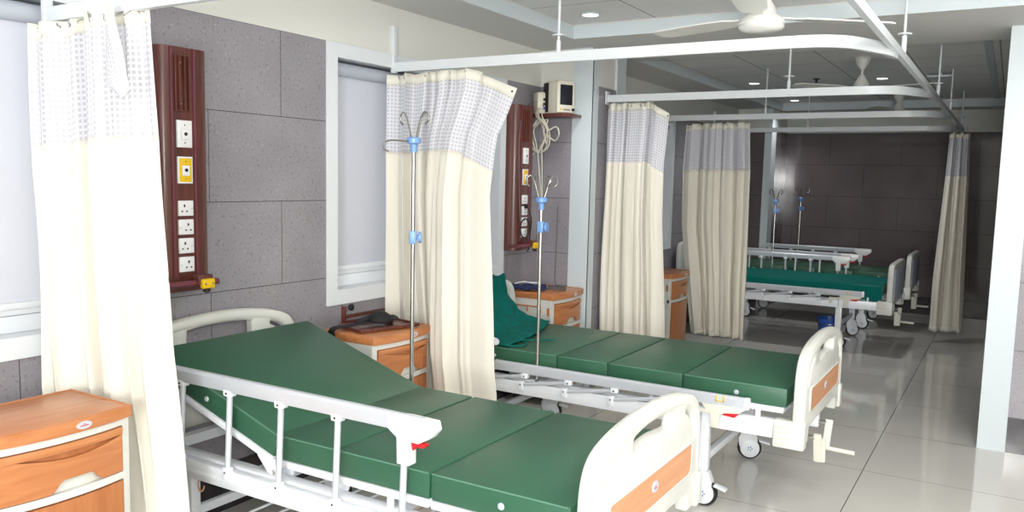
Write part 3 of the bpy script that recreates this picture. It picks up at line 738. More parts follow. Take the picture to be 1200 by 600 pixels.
def bed(label, loc, back=0, near='raised', far=None, length=1.83, panel='insert', matcol='vinyl'):
    root = thing('hospital_bed', label, 'hospital bed', loc, 'hospital beds along the window wall')
    seams = (-1.1276, -.849, -.470)
    mattress(root, back, seams, length, matcol)
    # deck pans under the mattress sections
    b = MB()
    for x0, x1 in ((seams[2]+.005, -.01), (seams[1]+.005, seams[2]-.005), (seams[0]+.005, seams[1]-.005)):
        b.box(x0, x1, -.004, W+.004, ZB-.026, ZB-.001, bev=.004)
    if not back: b.box(-length+.01, seams[0]-.005, -.004, W+.004, ZB-.026, ZB-.001, bev=.004)
    for x in (seams[1], seams[0]+.03):
        for y in (.03, W-.03): b.lathe([(0, -.004), (.03, -.004), (.03, .004), (0, .004)], (x, y, ZB-.045), 'y', 20)
    for x in (-.12, -.62): 
        for y in (.0, W): b.cyl((x, y, .455), (x, y, ZB-.024), .012, 12)
    b.build('deck', M['bedwhite'], root)
    if back:
        R = Matrix.Translation((seams[0], 0, ZB)) @ Matrix.Rotation(back, 4, 'Y') @ Matrix.Translation((-seams[0], 0, -ZB))
        b = MB(); b.box(-length+.01, seams[0]-.005, -.006, W+.006, ZB-.024, ZB-.001, bev=.003, mtx=R)
        for y in (.0, W): b.prism([(seams[0]-.08, ZB-.002), (seams[0]-.035, ZB-.05), (seams[0]-.015, ZB-.068), (seams[0]+.01, ZB-.07), (seams[0]+.025, ZB-.055), (seams[0]+.03, ZB-.02), (seams[0], ZB-.004)], y-.004, y+.004, 'y')
        b.build('backrest_deck', M['bedwhite'], root)
        MB().cyl((seams[0], -.01, ZB-.05), (seams[0], W+.01, ZB-.05), .008, 10).cyl((seams[0], -.01, ZB-.05), (-1.45, .4, .43), .007, 8).build('backrest_pivot', M['chrome'], root)
    # chassis: two long beams, cross bars
    b = MB()
    for y0 in (-.025, W-.025): b.box(-length-.03, .03, y0, y0+.05, .383, .462, bev=.004)
    for x in (-length, -1.3, -.7, -.02): b.box(x, x+.04, .02, W-.02, .39, .43)
    b.build('chassis', M['bedwhite'], root)
    board(root, 'footboard', .035, .083, 0, panel=panel)
    board(root, 'headboard', -length-.085, -length-.04, .085, panel='insert' if panel == 'insert' else 'grey')
    # corner brackets with ribs
    for x0, x1 in ((-.04, .092), (-length-.094, -length+.03)):
        for s in (-1, 1):
            y0, y1 = (-.056, -.0) if s < 0 else (W, W+.056)
            q = MB(); q.box(x0, x1, y0, y1, .355, .475, bev=.008)
            yo = y0 if s < 0 else y1
            for z in (.38, .402, .424, .446): q.box(x0+.006, x1-.006, min(yo, yo+s*.0035), max(yo, yo+s*.0035), z, z+.012, bev=.0015)
            q.build('corner_bracket', M['cream'], root)
    # legs and casters
    for x in (-.36, -length+.25):
        b = MB(); b.box(x-.012, x+.012, .03, W-.03, .20, .235, bev=.003); b.build('leg_stretcher', M['bedwhite'], root)
        for y in (.012, W-.012):
            b = MB(); b.box(x-.027, x+.027, y-.02, y+.02, .17, .388, bev=.003); b.cyl((x, y-.022, .2), (x, y+.022, .2), .006, 8); b.build('leg', M['bedwhite'], root)
            caster(root, x, y, 0 if y < .4 else .35)
    side_rail(root, -1, near == 'raised')
    if far: side_rail(root, 1, far == 'raised')
    # cranks at the foot
    for y, sw in ((.22, .3), (.5, -.5)):
        o, tip = crank(root, .085, y, .345, sw)
        if sw < 0:
            MB().tube([tip, (tip[0]+.13, tip[1], tip[2]-.004)], .0105, 12).build('crank_handle', M['creamp'], o)
        else:
            MB().tube([(tip[0]+.022, tip[1], tip[2]), (tip[0]+.022, tip[1]-.02, tip[2]+.11)], .011, 12).build('crank_handle', M['creamp'], o)
    b = MB()
    for y in (.22, .5): b.box(-.02, .05, y-.02, y+.02, .32, .39, bev=.006)
    b.box(-.03, .0, .1, .62, .385, .42); b.build('crank_mount', M['bedwhite'], root)
    return root
def bedrack(root, x0, x1, z, n):
    b = MB()
    for k in range(n): x = x0+(x1-x0)*k/(n-1); b.cyl((x, -.02, z), (x, W+.02, z), .005, 8)
    for y in (-.01, W+.01): b.cyl((x0-.02, y, z-.01), (x1+.02, y, z-.01), .008, 10)
    b.build('under_rack', M['bedwhite'], root)

bed1 = bed('nearest hospital bed, green mattress with raised back, side rail up', (-.955, 1.923, 0), back=math.radians(17.9), near='raised')
bedrack(bed1, -1.45, -.5, .19, 11)
MB().tube(catmull([(-1.48, -.03, .385), (-1.48, -.035, .36), (-1.475, -.035, .34), (-1.46, -.035, .338), (-1.45, -.035, .352), (-1.448, -.035, .36)], 4), .003, 8).build('drainage_hook', M['insert'], bed1)
bed2 = bed('second hospital bed, flat green mattress, side rail folded down, teal gown at its head', (-.77, 3.613, 0), near='folded')
bed3 = bed('third hospital bed, under a teal sheet, near rail folded and far rail up', (-.92, 7.93, 0), near='folded', far='raised', panel='grey', matcol='vinyl')
bed4 = bed('farthest hospital bed, dark green mattress, next to the dark rear wall', (-.90, 9.2, 0), near='raised', far='raised', panel='grey')

# teal sheet over the third bed
def sheet3():
    rnd = random.Random(3)
    def P(u, v):
        x = -1.80+1.80*u
        # v runs from the far edge over the top and down the near side
        s = v*(W+.22)
        zt = ZB+TH+.006
        wav = .006*math.sin(23*u+2)+.004*math.sin(51*u)
        if s < W: y, z = W-s, zt
        else:
            d = s-W; lim = (.09 if u < .8 else .09+(u-.8)*.35)
            d = d/.22*lim; y, z = -.006-wav*.5*(d/lim)-.006*(d > .01), zt-d+wav*.4
        if s > W-.02 and s < W: z -= .002
        z += .002*math.sin(9*x+7*y)
        return (x, y, z)
    b = MB(); b.grid(P, 90, 40)
    o = b.build('bed_sheet', M['teal']); o.location = (-.925, 7.93, 0)
    md = o.modifiers.new('thickness', 'SOLIDIFY'); md.thickness = .004; md.offset = 1
    tag(o, 'teal cotton sheet spread over the third bed and hanging down its side', 'bed sheet')
sheet3()

# teal gown thrown over the head end of the second bed
def gown():
    rnd = random.Random(5)
    def P(u, v):
        # u: -y -> +y ; v: top (headboard) -> bottom on the mattress
        ya = 3.66+.60*u; yb = 3.615+.80*u
        # profile along v in x,z
        tabx = [(0, -2.655), (.12, -2.60), (.30, -2.575), (.62, -2.47), (.85, -2.36), (1, -2.20)]
        tabz = [(0, .80), (.10, .905), (.16, .90), (.30, .80), (.62, .68), (.82, .630), (1, .618)]
        x = lerp(tabx, v); z = lerp(tabz, v); y = ya+(yb-ya)*v
        x -= .17*v*u*u
        w = v*(1-v)*4*.8+.2
        z += w*(.014*math.sin(9*u+4*v+1)+.010*math.sin(21*u-9*v)+.006*math.sin(37*u+17*v))
        x += w*(.014*math.sin(12*u+7*v)+.006*math.sin(31*u+3*v))
        # shoulder: lower toward the window-side edge
        z += (-.05*(1-u))*(1-v)
        y += .015*math.sin(8*v+3*u)
        if v > .8: z = max(z, .612+.008*math.sin(18*u+3)**2+.004)
        return (x, y, max(z, .612))
    b = MB(); b.grid(P, 70, 60); o = b.build('hospital_gown', M['teal'])
    md = o.modifiers.new('thickness', 'SOLIDIFY'); md.thickness = .008; md.offset = 1
    tag(o, 'crumpled teal gown thrown over the headboard and mattress of the second bed', 'gown')
    b = MB(); b.tube(catmull([(-2.27, 3.68, .62), (-2.20, 3.64, .612), (-2.14, 3.68, .611), (-2.16, 3.76, .611), (-2.22, 3.80, .615)], 8), .005, 8)
    b.tube(catmull([(-2.24, 3.78, .62), (-2.15, 3.86, .611), (-2.08, 3.93, .611)], 8), .004, 8)
    q = b.build('gown_tie', M['teal'], o)
gown()
o = MB().lathe([(0, -.075), (.015, -.076), (.020, -.068), (.021, 0), (.020, .068), (.015, .076), (0, .075)], (0, 0, 0), 'y', 20).build('gauze_roll', M['whitecloth'])
o.location = (-2.325, 3.66, .625); o.rotation_euler = (0, 0, 1.0)
tag(o, 'white rolled cloth lying under the edge of the teal gown', 'cloth roll')

# ------------------------------------------------------------------ bedside cabinets
def cabinet(label, x, y, rz=0, holes=True):
    """x,y = back-left (near) corner on the floor; front faces +x"""
    t = thing('bedside_cabinet', label, 'bedside cabinet', (x, y, 0), 'cream and wood bedside cabinets', rz)
    D, Wd, H = .345, .445, .74
    def xf(yy, off=0): k = (yy-Wd/2)/(Wd/2); return D-.03*k*k*1.0+off
    n = 18
    def plan(off=0, inset=0):
        return [(0+inset, inset), ] + [(xf(inset+(Wd-2*inset)*i/n, off), inset+(Wd-2*inset)*i/n) for i in range(n+1)] + [(inset, Wd-inset)]
    tp = [(0.0, 0), (.0, 0)]
    pl = plan(.012)
    MB().prism(pl, H-.038, H, 'z', bev=.003).build('cabinet_top', M['wood'], t)
    MB().tube([(p[0]-.012 if i and i < len(pl)-1 else p[0]+.01, max(.01, min(Wd-.01, p[1])), H) for i, p in enumerate(pl)], .003, 6, closed=True, up=(0, 0, 1)).build('top_lip', M['wood'], t)
    b = MB()
    b.prism(plan(-.022, .006), .07, H-.038, 'z')
    # face frame rails and stiles
    def arcbar(z0, z1, y0=.006, y1=Wd-.006, off=-.004, th=.02):
        pts = [(xf(y0+(y1-y0)*i/n, off), y0+(y1-y0)*i/n) for i in range(n+1)]
        b.prism(pts+[(p[0]-th, p[1]) for p in pts[::-1]], z0, z1, 'z')
    arcbar(H-.062, H-.038); arcbar(.505, .528); arcbar(.06, .09)
    arcbar(.09, H-.062, .006, .032); arcbar(.09, H-.062, Wd-.032, Wd-.006)
    b.build('cabinet_body', M['cream'], t, smooth=False)
    def bow(name, y0, y1, zb, zt, m, off, th=.016, nn=26):
        q = bmesh.new(); F = []; K = []
        for i in range(nn+1):
            yy = y0+(y1-y0)*i/nn; u_ = i/nn; xx = xf(yy, off)
            F.append((q.verts.new((xx, yy, zb(u_))), q.verts.new((xx, yy, zt(u_)))))
            K.append((q.verts.new((xx-th, yy, zb(u_))), q.verts.new((xx-th, yy, zt(u_)))))
        for i in range(nn):
            q.faces.new((F[i][0], F[i+1][0], F[i+1][1], F[i][1])); q.faces.new((K[i][0], K[i][1], K[i+1][1], K[i+1][0]))
            q.faces.new((F[i][1], F[i+1][1], K[i+1][1], K[i][1])); q.faces.new((F[i][0], K[i][0], K[i+1][0], F[i+1][0]))
        for i in (0, nn): q.faces.new((F[i][0], F[i][1], K[i][1], K[i][0]))
        bmesh.ops.recalc_face_normals(q, faces=q.faces)
        mb = MB(); mb.add(q); return mb.build(name, m, t, smooth=False)
    sm = lambda a, b_, x_: max(0, min(1, (x_-a)/(b_-a)))
    ss = lambda v: v*v*(3-2*v)
    bow('pull_out_tray', .036, Wd-.036, lambda u_: .652, lambda u_: .675, M['wood'], .004)
    bow('drawer', .036, Wd-.036, lambda u_: .532+.034*ss(sm(.36, .46, u_))*ss(sm(.80, .70, u_)), lambda u_: .650-.022*math.sin(PI*sm(.12, 1, u_)), M['wood'], -.001)
    bow('drawer_recess', .05, Wd-.05, lambda u_: .60, lambda u_: .651, M['woodv'], -.016, .006)
    bow('door', .036, Wd-.036, lambda u_: .094, lambda u_: .500, M['woodv'], -.001)
    e = MB().lathe([(0, 0), (.011, 0), (.010, .002), (0, .002)], (0, 0, 0), 'x', 24).build('emblem', M['emblem'], t)
    e.location = (xf(Wd*.60, .012), Wd*.60, H-.019); e.scale = (1, 2.3, 1.15)
    MB().box(0, .0006, -.013, .013, -.002, .0004).box(0, .0006, -.004, .003, .003, .0048).build('emblem_mark', M['red'], t).location = (xf(Wd*.60, .0145), Wd*.60, H-.019)
    if holes:
        b = MB()
        for k, xx in enumerate((.14, .235)):
            b.tube([(xx, -.001, .62), (xx, -.004, .66)], .006, 8)
        b.tube([(.03, -.006, .655), (.225, -.006, .655), (.235, -.006, .645), (.237, -.006, .61)], .005, 8)
        b.box(.285, .30, -.002, .008, .60, .65)
        b.build('side_hook_rail', M['woodv'], t)
    for xx in (.05, D-.08):
        for yy in (.04, Wd-.04):
            q = MB(); q.lathe([(0, -.012), (.024, -.012), (.026, 0), (.024, .012), (0, .012)], (xx, yy, .026), 'y', 16); q.box(xx-.012, xx+.012, yy-.017, yy+.017, .035, .07, bev=.003)
            q.build('foot_wheel', M['black'], t)
    return t
cabinet('nearest bedside cabinet, wood top and drawer, at the lower left before the first curtain', -2.675, 1.133, holes=False)
cabinet('bedside cabinet between the first two beds, with a tray and black strap on top', -2.78, 2.865)
cabinet('bedside cabinet behind the second bed with navy cloth and cables on top', -2.81, 4.65)
cabinet('bedside cabinet half hidden between the two middle curtains', -2.63, 6.33)

# ------------------------------------------------------------------ things on cabinets
t = thing('wooden_tray', 'maroon wooden tray with slim rim on the cabinet beside the first bed', 'tray', (-2.61, 3.09, .744), rz=1.3)
MB().box(-.17, .17, -.10, .10, 0, .008, bev=.002).build('tray_base', M['maroon'], t)
for nm, q in (('rim', (-.17, .17, -.10, -.088, .006, .016)), ('rim', (-.17, .17, .088, .10, .006, .016)), ('rim', (.158, .17, -.088, .088, .006, .016)), ('rim', (-.17, -.158, -.088, .088, .006, .016))):
    MB().box(*q, bev=.002).build(nm, M['maroon'], t)
def strap(pts, w, th, name, parent=None):
    b = MB(); b.tube(catmull(pts, 8), 0, up=(0, 0, 1), sec=[(-w, -th), (w, -th), (w, th), (-w, th)]); return b.build(name, M['blackcloth'], parent, smooth=False)
t = thing('black_strap', 'black restraint strap heaped on the tray and hanging over the cabinet edge', 'strap', (0, 0, 0))
strap([(-2.70, 2.853, .66), (-2.705, 2.852, .73), (-2.70, 2.87, .758), (-2.68, 2.93, .762), (-2.64, 3.0, .775), (-2.60, 3.06, .775), (-2.55, 3.10, .776)], .022, .003, 'strap_band', t)
strap([(-2.66, 2.98, .775), (-2.62, 3.06, .80), (-2.56, 3.12, .785), (-2.60, 3.18, .779), (-2.66, 3.22, .778), (-2.69, 3.26, .762)], .025, .003, 'strap_band', t)
MB().lathe([(0, .052), (.03, .048), (.055, .03), (.062, .01), (.055, 0), (0, 0)], (-2.60, 3.08, .772), 'z', 20).build('buckle_pad', M['blackcloth'], t)

t = thing('navy_cuff', 'folded navy pressure cuff with white tie on the cabinet behind the second bed', 'pressure cuff', (-2.72, 4.74, .745), rz=.5)
def cuffP(u, v): return (-.11+.22*u+.01*math.sin(6*v), -.055+.11*v, .012+.012*math.sin(7*u+2*v)**2+.014*math.sin(PI*v))
q = MB(); q.grid(cuffP, 24, 14); o = q.build('cuff_cloth', M['navy'], t); md = o.modifiers.new('thickness', 'SOLIDIFY'); md.thickness = .016; md.offset = -.6
MB().tube(catmull([(-.09, -.03, .045), (-.03, .02, .052), (.02, -.02, .05), (.07, .03, .045), (.02, .05, .045), (-.05, .03, .048)], 8), .004, 8).build('white_tie', M['whitecloth'], t)
t = MB(); t.tube(catmull([(-2.56, 4.80, .75), (-2.52, 4.88, .75), (-2.58, 4.96, .752), (-2.66, 4.93, .75), (-2.63, 4.85, .751), (-2.56, 4.87, .758), (-2.55, 4.95, .754), (-2.62, 5.0, .75), (-2.70, 4.98, .75)], 10), .0055, 8)
o = t.build('cable_coil', M['greycable']); tag(o, 'loose grey cable coil lying on the cabinet behind the second bed', 'cable')

# small maroon towel rack on the wall below the window
t = thing('wall_rack', 'small maroon wooden rail rack on the wall above the cabinet with the tray', 'wall rack', (XW, 3.12, .70))
MB().box(0, .02, -.010, .010, -.03, .115, bev=.003).build('side_post', M['maroon'], t)
for z in (.022, .052): MB().box(.004, .02, .0, .335, z, z+.016, bev=.003).box(.02, .0215, .0, .335, z+.012, z+.0145).build('rail_bar', M['maroon'], t)
MB().lathe([(0, 0), (.014, .006), (.018, .02), (.006, .028), (0, .028)], (.0, .05, .105), 'x', 16).build('wall_knob', M['black'], t)

# ------------------------------------------------------------------ bed-head service panels
def service_panel(label, y0, zb, zt, simple=False):
    t = thing('service_panel', label, 'wall panel', (XW, y0, 0), 'maroon bed-head service panels')
    prof = [(0, 0), (.025, .002)] + [(.025+.065*math.sin(a), .012+.045*(1-math.cos(a))) for a in [PI/2*k/6 for k in range(1, 7)]]
    prof += [(.092, .20), (.086, .225), (.07, .24), (0, .245)]
    MB().prism([(p[0], p[1]) for p in prof], zb, zt, 'z').build('panel_body', M['maroon'], t, smooth=True)
    fx = .0925
    for yy in (.062, .165):
        MB().box(fx-.004, fx+.003, yy, yy+.010, zb+.06, zt-.004, bev=.001).build('groove_strip', M['maroon2'], t)
    yc = .118
    # rail bracket at top
    MB().box(fx, fx+.006, yc-.038, yc+.036, zt-.245, zt-.03, bev=.001).build('mounting_plate', M['maroon'], t)
    b = MB()
    for yy in (yc-.03, yc-.006, yc+.014): b.box(fx+.005, fx+.020, yy, yy+.006, zt-.24, zt-.035)
    b.build('mounting_channel', M['maroon'], t)
    b = MB()
    for yy, zz in ((yc-.014, zt-.06), (yc+.024, zt-.06), (yc-.014, zt-.215), (yc+.024, zt-.215), (yc+.004, zt-.235)): b.lathe([(0, 0), (.0035, 0), (.0035, .004), (0, .004)], (fx+.006, yy, zz), 'x', 10)
    b.build('screw', M['chrome'], t)
    def plateo(nm, zc, hh, m, inner=None):
        o = MB().box(fx-.001, fx+.008, yc-.034, yc+.034, zc-hh/2, zc+hh/2, bev=.002).build(nm, m, t)
        return o
    dz = zt-1.957
    # gas outlets
    for zc, m in ((1.625+dz, 'socket'), (1.485+dz, 'yellow')):
        o = plateo('gas_outlet', zc, .105, M['socket'])
        if m == 'yellow':
            o['label'] = 'yellow gas outlet plate'
            MB().box(fx+.007, fx+.010, yc-.028, yc+.028, zc-.046, zc+.046, bev=.001).build('yellow_label', M['yellow'], o)
        MB().box(fx+.009, fx+.014, yc-.018, yc+.018, zc-.022, zc+.018, bev=.003).build('outlet_face', M['socket'], o)
        b = MB().lathe([(0, 0), (.007, 0), (.007, .003), (0, .003)], (fx+.013, yc, zc), 'x', 14)
        b.lathe([(0, 0), (.0025, 0), (.0025, .002), (0, .002)], (fx+.008, yc, zc+.034), 'x', 8).lathe([(0, 0), (.0025, 0), (.0025, .002), (0, .002)], (fx+.008, yc, zc-.034), 'x', 8)
        b.build('port', M['dark'], o)
    for k, zc in enumerate((1.336+dz, 1.262+dz, 1.188+dz, 1.114+dz)):
        o = plateo('power_socket', zc, .060, M['socket'])
        s = -1 if k % 2 == 0 else 1; cx = yc+s*.008
        b = MB(); b.box(fx+.0075, fx+.0095, cx-.003, cx+.003, zc+.004, zc+.015)
        for q in (-.011, .011): b.box(fx+.0075, fx+.0095, cx+q-.003, cx+q+.003, zc-.015, zc-.009)
        b.build('pin_hole', M['dark'], o)
        MB().box(fx+.0075, fx+.0095, yc-s*.026-.005, yc-s*.026+.005, zc-.004, zc+.001, bev=.0005).build('rocker_switch', M['paint'], o)
    # tubular accessory rail at the foot with yellow clamp
    zr = zb+.035
    MB().cyl((.135, -.035, zr), (.135, .235, zr), .013, 14).cyl((.06, -.01, zr), (.135, -.01, zr), .009, 10).cyl((.06, .21, zr), (.135, .21, zr), .009, 10).build('accessory_rail', M['maroon2'], t)
    MB().box(.118, .158, .125, .195, zr-.005, zr+.032, bev=.003).build('clamp', M['maroon'], t)
    o = MB().box(.150, .172, .135, .195, zr-.022, zr+.018, bev=.007).build('yellow_clip', M['yellow'], t)
    MB().lathe([(0, 0), (.004, 0), (.004, .003), (0, .003)], (.171, .147, zr-.002), 'x', 10).lathe([(0, 0), (.004, 0), (.004, .003), (0, .003)], (.171, .183, zr-.002), 'x', 10).build('screw', M['chrome'], o)
    MB().lathe([(0, 0), (.014, -.002), (.016, -.012), (0, -.02)], (.155, .165, zr-.022), 'z', 14).build('knob', M['black'], t)
    return t
service_panel('maroon bed-head panel with sockets and gas outlets above the nearest bed', 2.005, 1.005, 1.957)
service_panel('maroon bed-head panel beside the wall monitor, black cables on its sockets', 4.655, 1.005, 1.965)
service_panel('dark maroon bed-head panel on the wall above the third bed', 8.45, 1.005, 1.957)
# cable hanging on second panel
b = MB()
b.tube(catmull([(-2.765, 4.775, 1.30), (-2.74, 4.79, 1.22), (-2.75, 4.80, 1.12), (-2.745, 4.775, 1.02), (-2.75, 4.76, 1.0)], 8), .004, 8)
pts = [(-2.755, 4.735+.06*math.cos(a), 1.155+.065*math.sin(a)) for a in [2*PI*k/20*1.9 for k in range(38)]]
b.tube(pts, .004, 8); b.box(-2.785, -2.765, 4.762, 4.788, 1.285, 1.315, bev=.004)
o = b.build('power_cable', M['black']); tag(o, 'coiled black power cable plugged into the panel beside the monitor', 'cable')

# ------------------------------------------------------------------ patient monitor on its shelf
t = thing('monitor_shelf', 'maroon wall shelf holding the patient monitor', 'shelf', (0, 0, 1.90))
MB().box(XW, -2.55, 4.915, 5.115, 0, .022, bev=.003).build('shelf_board', M['maroon'], t)
MX, MY, MZ = -2.66, 4.995, 1.9225
t = thing('patient_monitor', 'cream patient monitor with dark screen on the maroon wall shelf', 'patient monitor', (MX, MY, MZ), rz=math.radians(64))
# front faces the ward, side faces the camera
MB().prism([(-.07, 0), (.07, 0), (.072, .02), (.068, .20), (.055, .218), (-.055, .218), (-.07, .20)], -.055, .085, 'y', bev=.006).build('case', M['monitor'], t)
MB().prism([(-.072, .004), (.072, .004), (.074, .03), (.070, .20), (.060, .214), (-.060, .214), (-.072, .20)], -.075, -.053, 'y', bev=.006).build('front_bezel', M['monitor'], t)
MB().box(-.050, .052, -.0775, -.072, .055, .188, bev=.002).build('screen', M['screen'], t)
MB().lathe([(0, 0), (.009, 0), (.010, .010), (0, .012)], (.056, -.087, .026), 'y', 16).build('control_knob', M['dark'], t)
b = MB()
for k in range(4): b.box(-.02+.014*k, -.01+.014*k, -.0775, -.074, .02, .028)
b.build('button_row', M['greycable'], t)
MB().box(-.048, -.035, -.0775, -.074, .021, .03).build('yellow_button', M['yellow'], t)
MB().box(-.0735, -.069, .03, .085, .01, .205, bev=.002).build('side_recess', M['dark'], t)
t = thing('parameter_module', 'small cream plug-in module with blue sockets left of the patient monitor', 'monitor module', (-2.80, 4.975, 1.9225), rz=math.radians(50))
MB().box(-.035, .035, -.05, .05, 0, .145, bev=.014).build('case', M['monitor'], t)
for z in (.035, .065, .095):
    MB().lathe([(0, -.006), (.009, -.006), (.009, 0), (0, 0)], (.012, -.05, z), 'y', 12).build('port', M['bluedark'] if z < .05 else M['dark'], t)
# bundled leads hanging from the monitor down to the pole
rnd = random.Random(11); b = MB()
def P3(dx, z): return (-2.745+dx, 4.905+rnd.uniform(-.02, .01), z)
for k in range(4):
    b.tube(catmull([P3(-.02+.01*k, 1.96), P3(-.04+.015*k, 1.90), P3(.05, 1.82), P3(.06-.02*k, 1.70), P3(-.02, 1.66), P3(-.09+.02*k, 1.72), P3(-.06, 1.82), P3(.02*k-.02, 1.88), P3(.02, 1.80), P3(.04, 1.72)], 8), .0042, 8)
b.tube(catmull([P3(-.06, 1.72), P3(-.13, 1.70), P3(-.16, 1.64), P3(-.11, 1.60), P3(-.05, 1.66)], 8), .004, 8)
b.tube(catmull([P3(.05, 1.80), P3(.11, 1.83), P3(.14, 1.78), P3(.10, 1.74), P3(.05, 1.77)], 8), .0055, 8)
b.tube(catmull([(-2.72, 4.88, 1.66), (-2.55, 4.6, 1.55), (-2.3, 4.1, 1.47), (-2.05, 3.66, 1.43), (-2.0, 3.60, 1.36)], 8)[:1]+[Vector((-2.725, 4.88, 1.70)), Vector((-2.715, 4.88, 1.5)), Vector((-2.71, 4.88, 1.36))], .004, 8)
b.tube([(-2.755, 4.88, 1.68), (-2.735, 4.88, 1.5), (-2.715, 4.88, 1.36)], .004, 8)
o = b.build('monitor_leads', M['cable']); tag(o, 'tangled beige monitor leads hanging below the monitor shelf', 'cable')
MB().cyl((-2.713, 4.88, 1.30), (-2.713, 4.88, 1.36), .014, 12).build('blue_connector', M['bluedark'], o)
b = MB(); b.tube(catmull([(-2.74, 4.95, 1.96), (-2.80, 4.93, 2.0), (-2.83, 4.86, 1.97), (-2.80, 4.74, 1.90), (-2.78, 4.68, 1.75), (-2.775, 4.68, 1.45), (-2.77, 4.70, 1.2)], 8), .004, 8)
o = b.build('monitor_power_lead', M['greycable']); tag(o, 'dark lead arching from the monitor down over the second service panel', 'cable')
b = MB(); b.tube(catmull([(-2.70, 5.09, 1.3), (-2.70, 5.085, 1.1), (-2.69, 5.06, .95), (-2.66, 5.0, .80), (-2.62, 4.95, .752)], 8), .0035, 8)
o = b.build('wall_lead', M['greycable']); tag(o, 'thin grey lead falling along the tiled pillar onto the cabinet', 'cable')

# ------------------------------------------------------------------ IV poles
def iv_pole(label, x, y, zbase, hub, clamp, rot=0, hz=False):
    t = thing('iv_pole', label, 'drip stand', (x, y, zbase), 'steel drip poles plugged into the beds', rot)
    h = hub-zbase; MB().cyl((0, 0, 0), (0, 0, h), .0085, 14).build('pole', M['chrome'], t)
    MB().lathe([(0, -.045), (.013, -.045), (.016, -.012), (.030, -.006), (.030, .012), (.024, .018), (0, .018)], (0, 0, h), 'z', 10).build('hub', M['blue'], t)
    for k in range(4):
        a = PI/4+k*PI/2
        ca, sa = math.cos(a), math.sin(a)
        if hz and k == 2: pts = [(0.012*ca, .012*sa, 0), (.05*ca, .05*sa, 0), (.12*ca, .12*sa, .0), (.155*ca, .155*sa, -.01), (.16*ca, .16*sa, -.035), (.135*ca, .135*sa, -.045)]
        else: pts = [(0.014*ca, .014*sa, .01), (.03*ca, .03*sa, .06), (.045*ca, .045*sa, .10), (.065*ca, .065*sa, .122), (.085*ca, .085*sa, .108), (.085*ca, .085*sa, .085), (.07*ca, .07*sa, .072)]
        b = MB(); b.tube([Vector(p)+Vector((0, 0, h)) for p in catmull(pts, 6)], .0038, 8); b.build('bag_hook', M['chrome'], t)
    c = clamp-zbase
    o = MB().box(-.016, .016, -.016, .016, c-.028, c+.028, bev=.006).build('clamp', M['blue'], t)
    MB().lathe([(0, .012), (.009, .012), (.009, .02), (.024, .024), (.024, .036), (0, .04)], (0, 0, c), 'x', 16).build('clamp_knob', M['blue'], o)
    return t
iv_pole('steel drip pole with blue hub standing at the far side of the nearest bed', -2.155, 2.765, .43, 1.625, 1.225, .6, True)
iv_pole('steel drip pole with blue hub standing at the near side of the second bed', -1.995, 3.587, .43, 1.375, 1.245, .2)
iv_pole('steel drip pole at the third bed, left one of the far pair', -2.10, 8.775, .43, 1.31, 1.21, .3)
iv_pole('steel drip pole at the farthest bed, right one of the far pair', -2.115, 10.045, .43, 1.325, 1.21, .9)

# ------------------------------------------------------------------ bucket
t = thing('bucket', 'blue plastic bucket on the floor under the foot of the third bed', 'bucket', (-1.40, 8.22, 0))
MB().lathe([(0, .003), (.085, .003), (.112, .22), (.118, .222), (.118, .232), (.108, .232), (.083, .010), (0, .010)], (0, 0, 0), 'z', 28).build('pail', M['bluedark'], t)
MB().tube(catmull([(-.117, 0, .225), (-.11, -.06, .205), (-.06, -.115, .19), (0, -.13, .185), (.06, -.115, .19), (.11, -.06, .205), (.117, 0, .225)], 5), .003, 8).build('handle', M['chrome'], t)

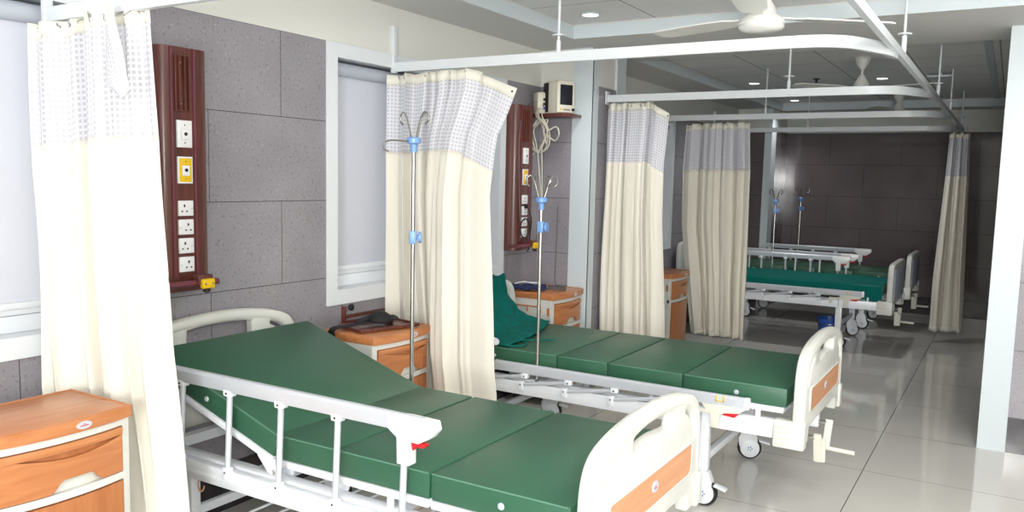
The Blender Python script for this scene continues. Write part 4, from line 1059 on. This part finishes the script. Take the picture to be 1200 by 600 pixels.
# ------------------------------------------------------------------ ceiling fans
def fan(label, x, y, zb, rot):
    t = thing('ceiling_fan', label, 'ceiling fan', (x, y, zb), 'white ceiling fans', rot)
    top = ZR-zb
    MB().lathe([(0, top), (.055, top), (.058, top-.01), (.04, top-.06), (.016, top-.09), (0, top-.09)], (0, 0, 0), 'z', 24).build('canopy', M['fan'], t)
    MB().cyl((0, 0, .12), (0, 0, top-.08), .009, 12).build('down_rod', M['fan'], t)
    MB().lathe([(0, .16), (.018, .158), (.03, .135), (.052, .10), (.062, .07), (.088, .052), (.094, .036), (.088, .030), (.092, .022), (.084, .012), (.06, .004), (0, 0)], (0, 0, 0), 'z', 32).build('motor_housing', M['fan'], t)
    for k in range(3):
        a = k*2*PI/3; R = Matrix.Rotation(a, 4, 'Z') @ Matrix.Rotation(.10, 4, 'X')
        b = MB(); pl = [(.07, -.018), (.13, -.022), (.17, -.055), (.30, -.062), (.54, -.058), (.57, -.03), (.57, .03), (.54, .052), (.30, .055), (.17, .045), (.13, .022), (.07, .018)]
        b.prism(pl, .058, .064, 'z')
        bmesh.ops.transform(b.bm, matrix=R, verts=b.bm.verts); b.build('blade', M['fan'], t, smooth=False)
    return t
fan('nearest white ceiling fan, motor and one blade showing at the top edge', -.935, 3.50, 2.10, -1.42)
fan('middle white ceiling fan hanging in the rear ceiling recess', -1.045, 6.83, 2.165, -.28)
fan('farthest small white ceiling fan near the rear wall', -1.09, 9.6, 2.22, .2)

# small ceiling fittings
def fitting(name, label, cat, x, y, prof, m):
    o = MB().lathe(prof, (0, 0, 0), 'z', 18).build(name, m); o.location = (x, y, ZR); tag(o, label, cat)
fitting('sprinkler_head', 'tiny pendant sprinkler head in the rear ceiling left of the middle fan', 'sprinkler', -1.617, 8.03, [(0, 0), (.03, 0), (.03, -.006), (.010, -.008), (.010, -.03), (.02, -.034), (0, -.036)], M['dark'])
o = MB().box(-.10, .10, -.05, .05, -.035, -.02, bev=.003).box(-.012, .012, -.012, .012, -.02, 0).build('ceiling_sign_bracket', M['paint']); o.location = (-.60, 8.0, ZR)
tag(o, 'small flat white box hanging from the rear ceiling near the long rail', 'ceiling fixture')
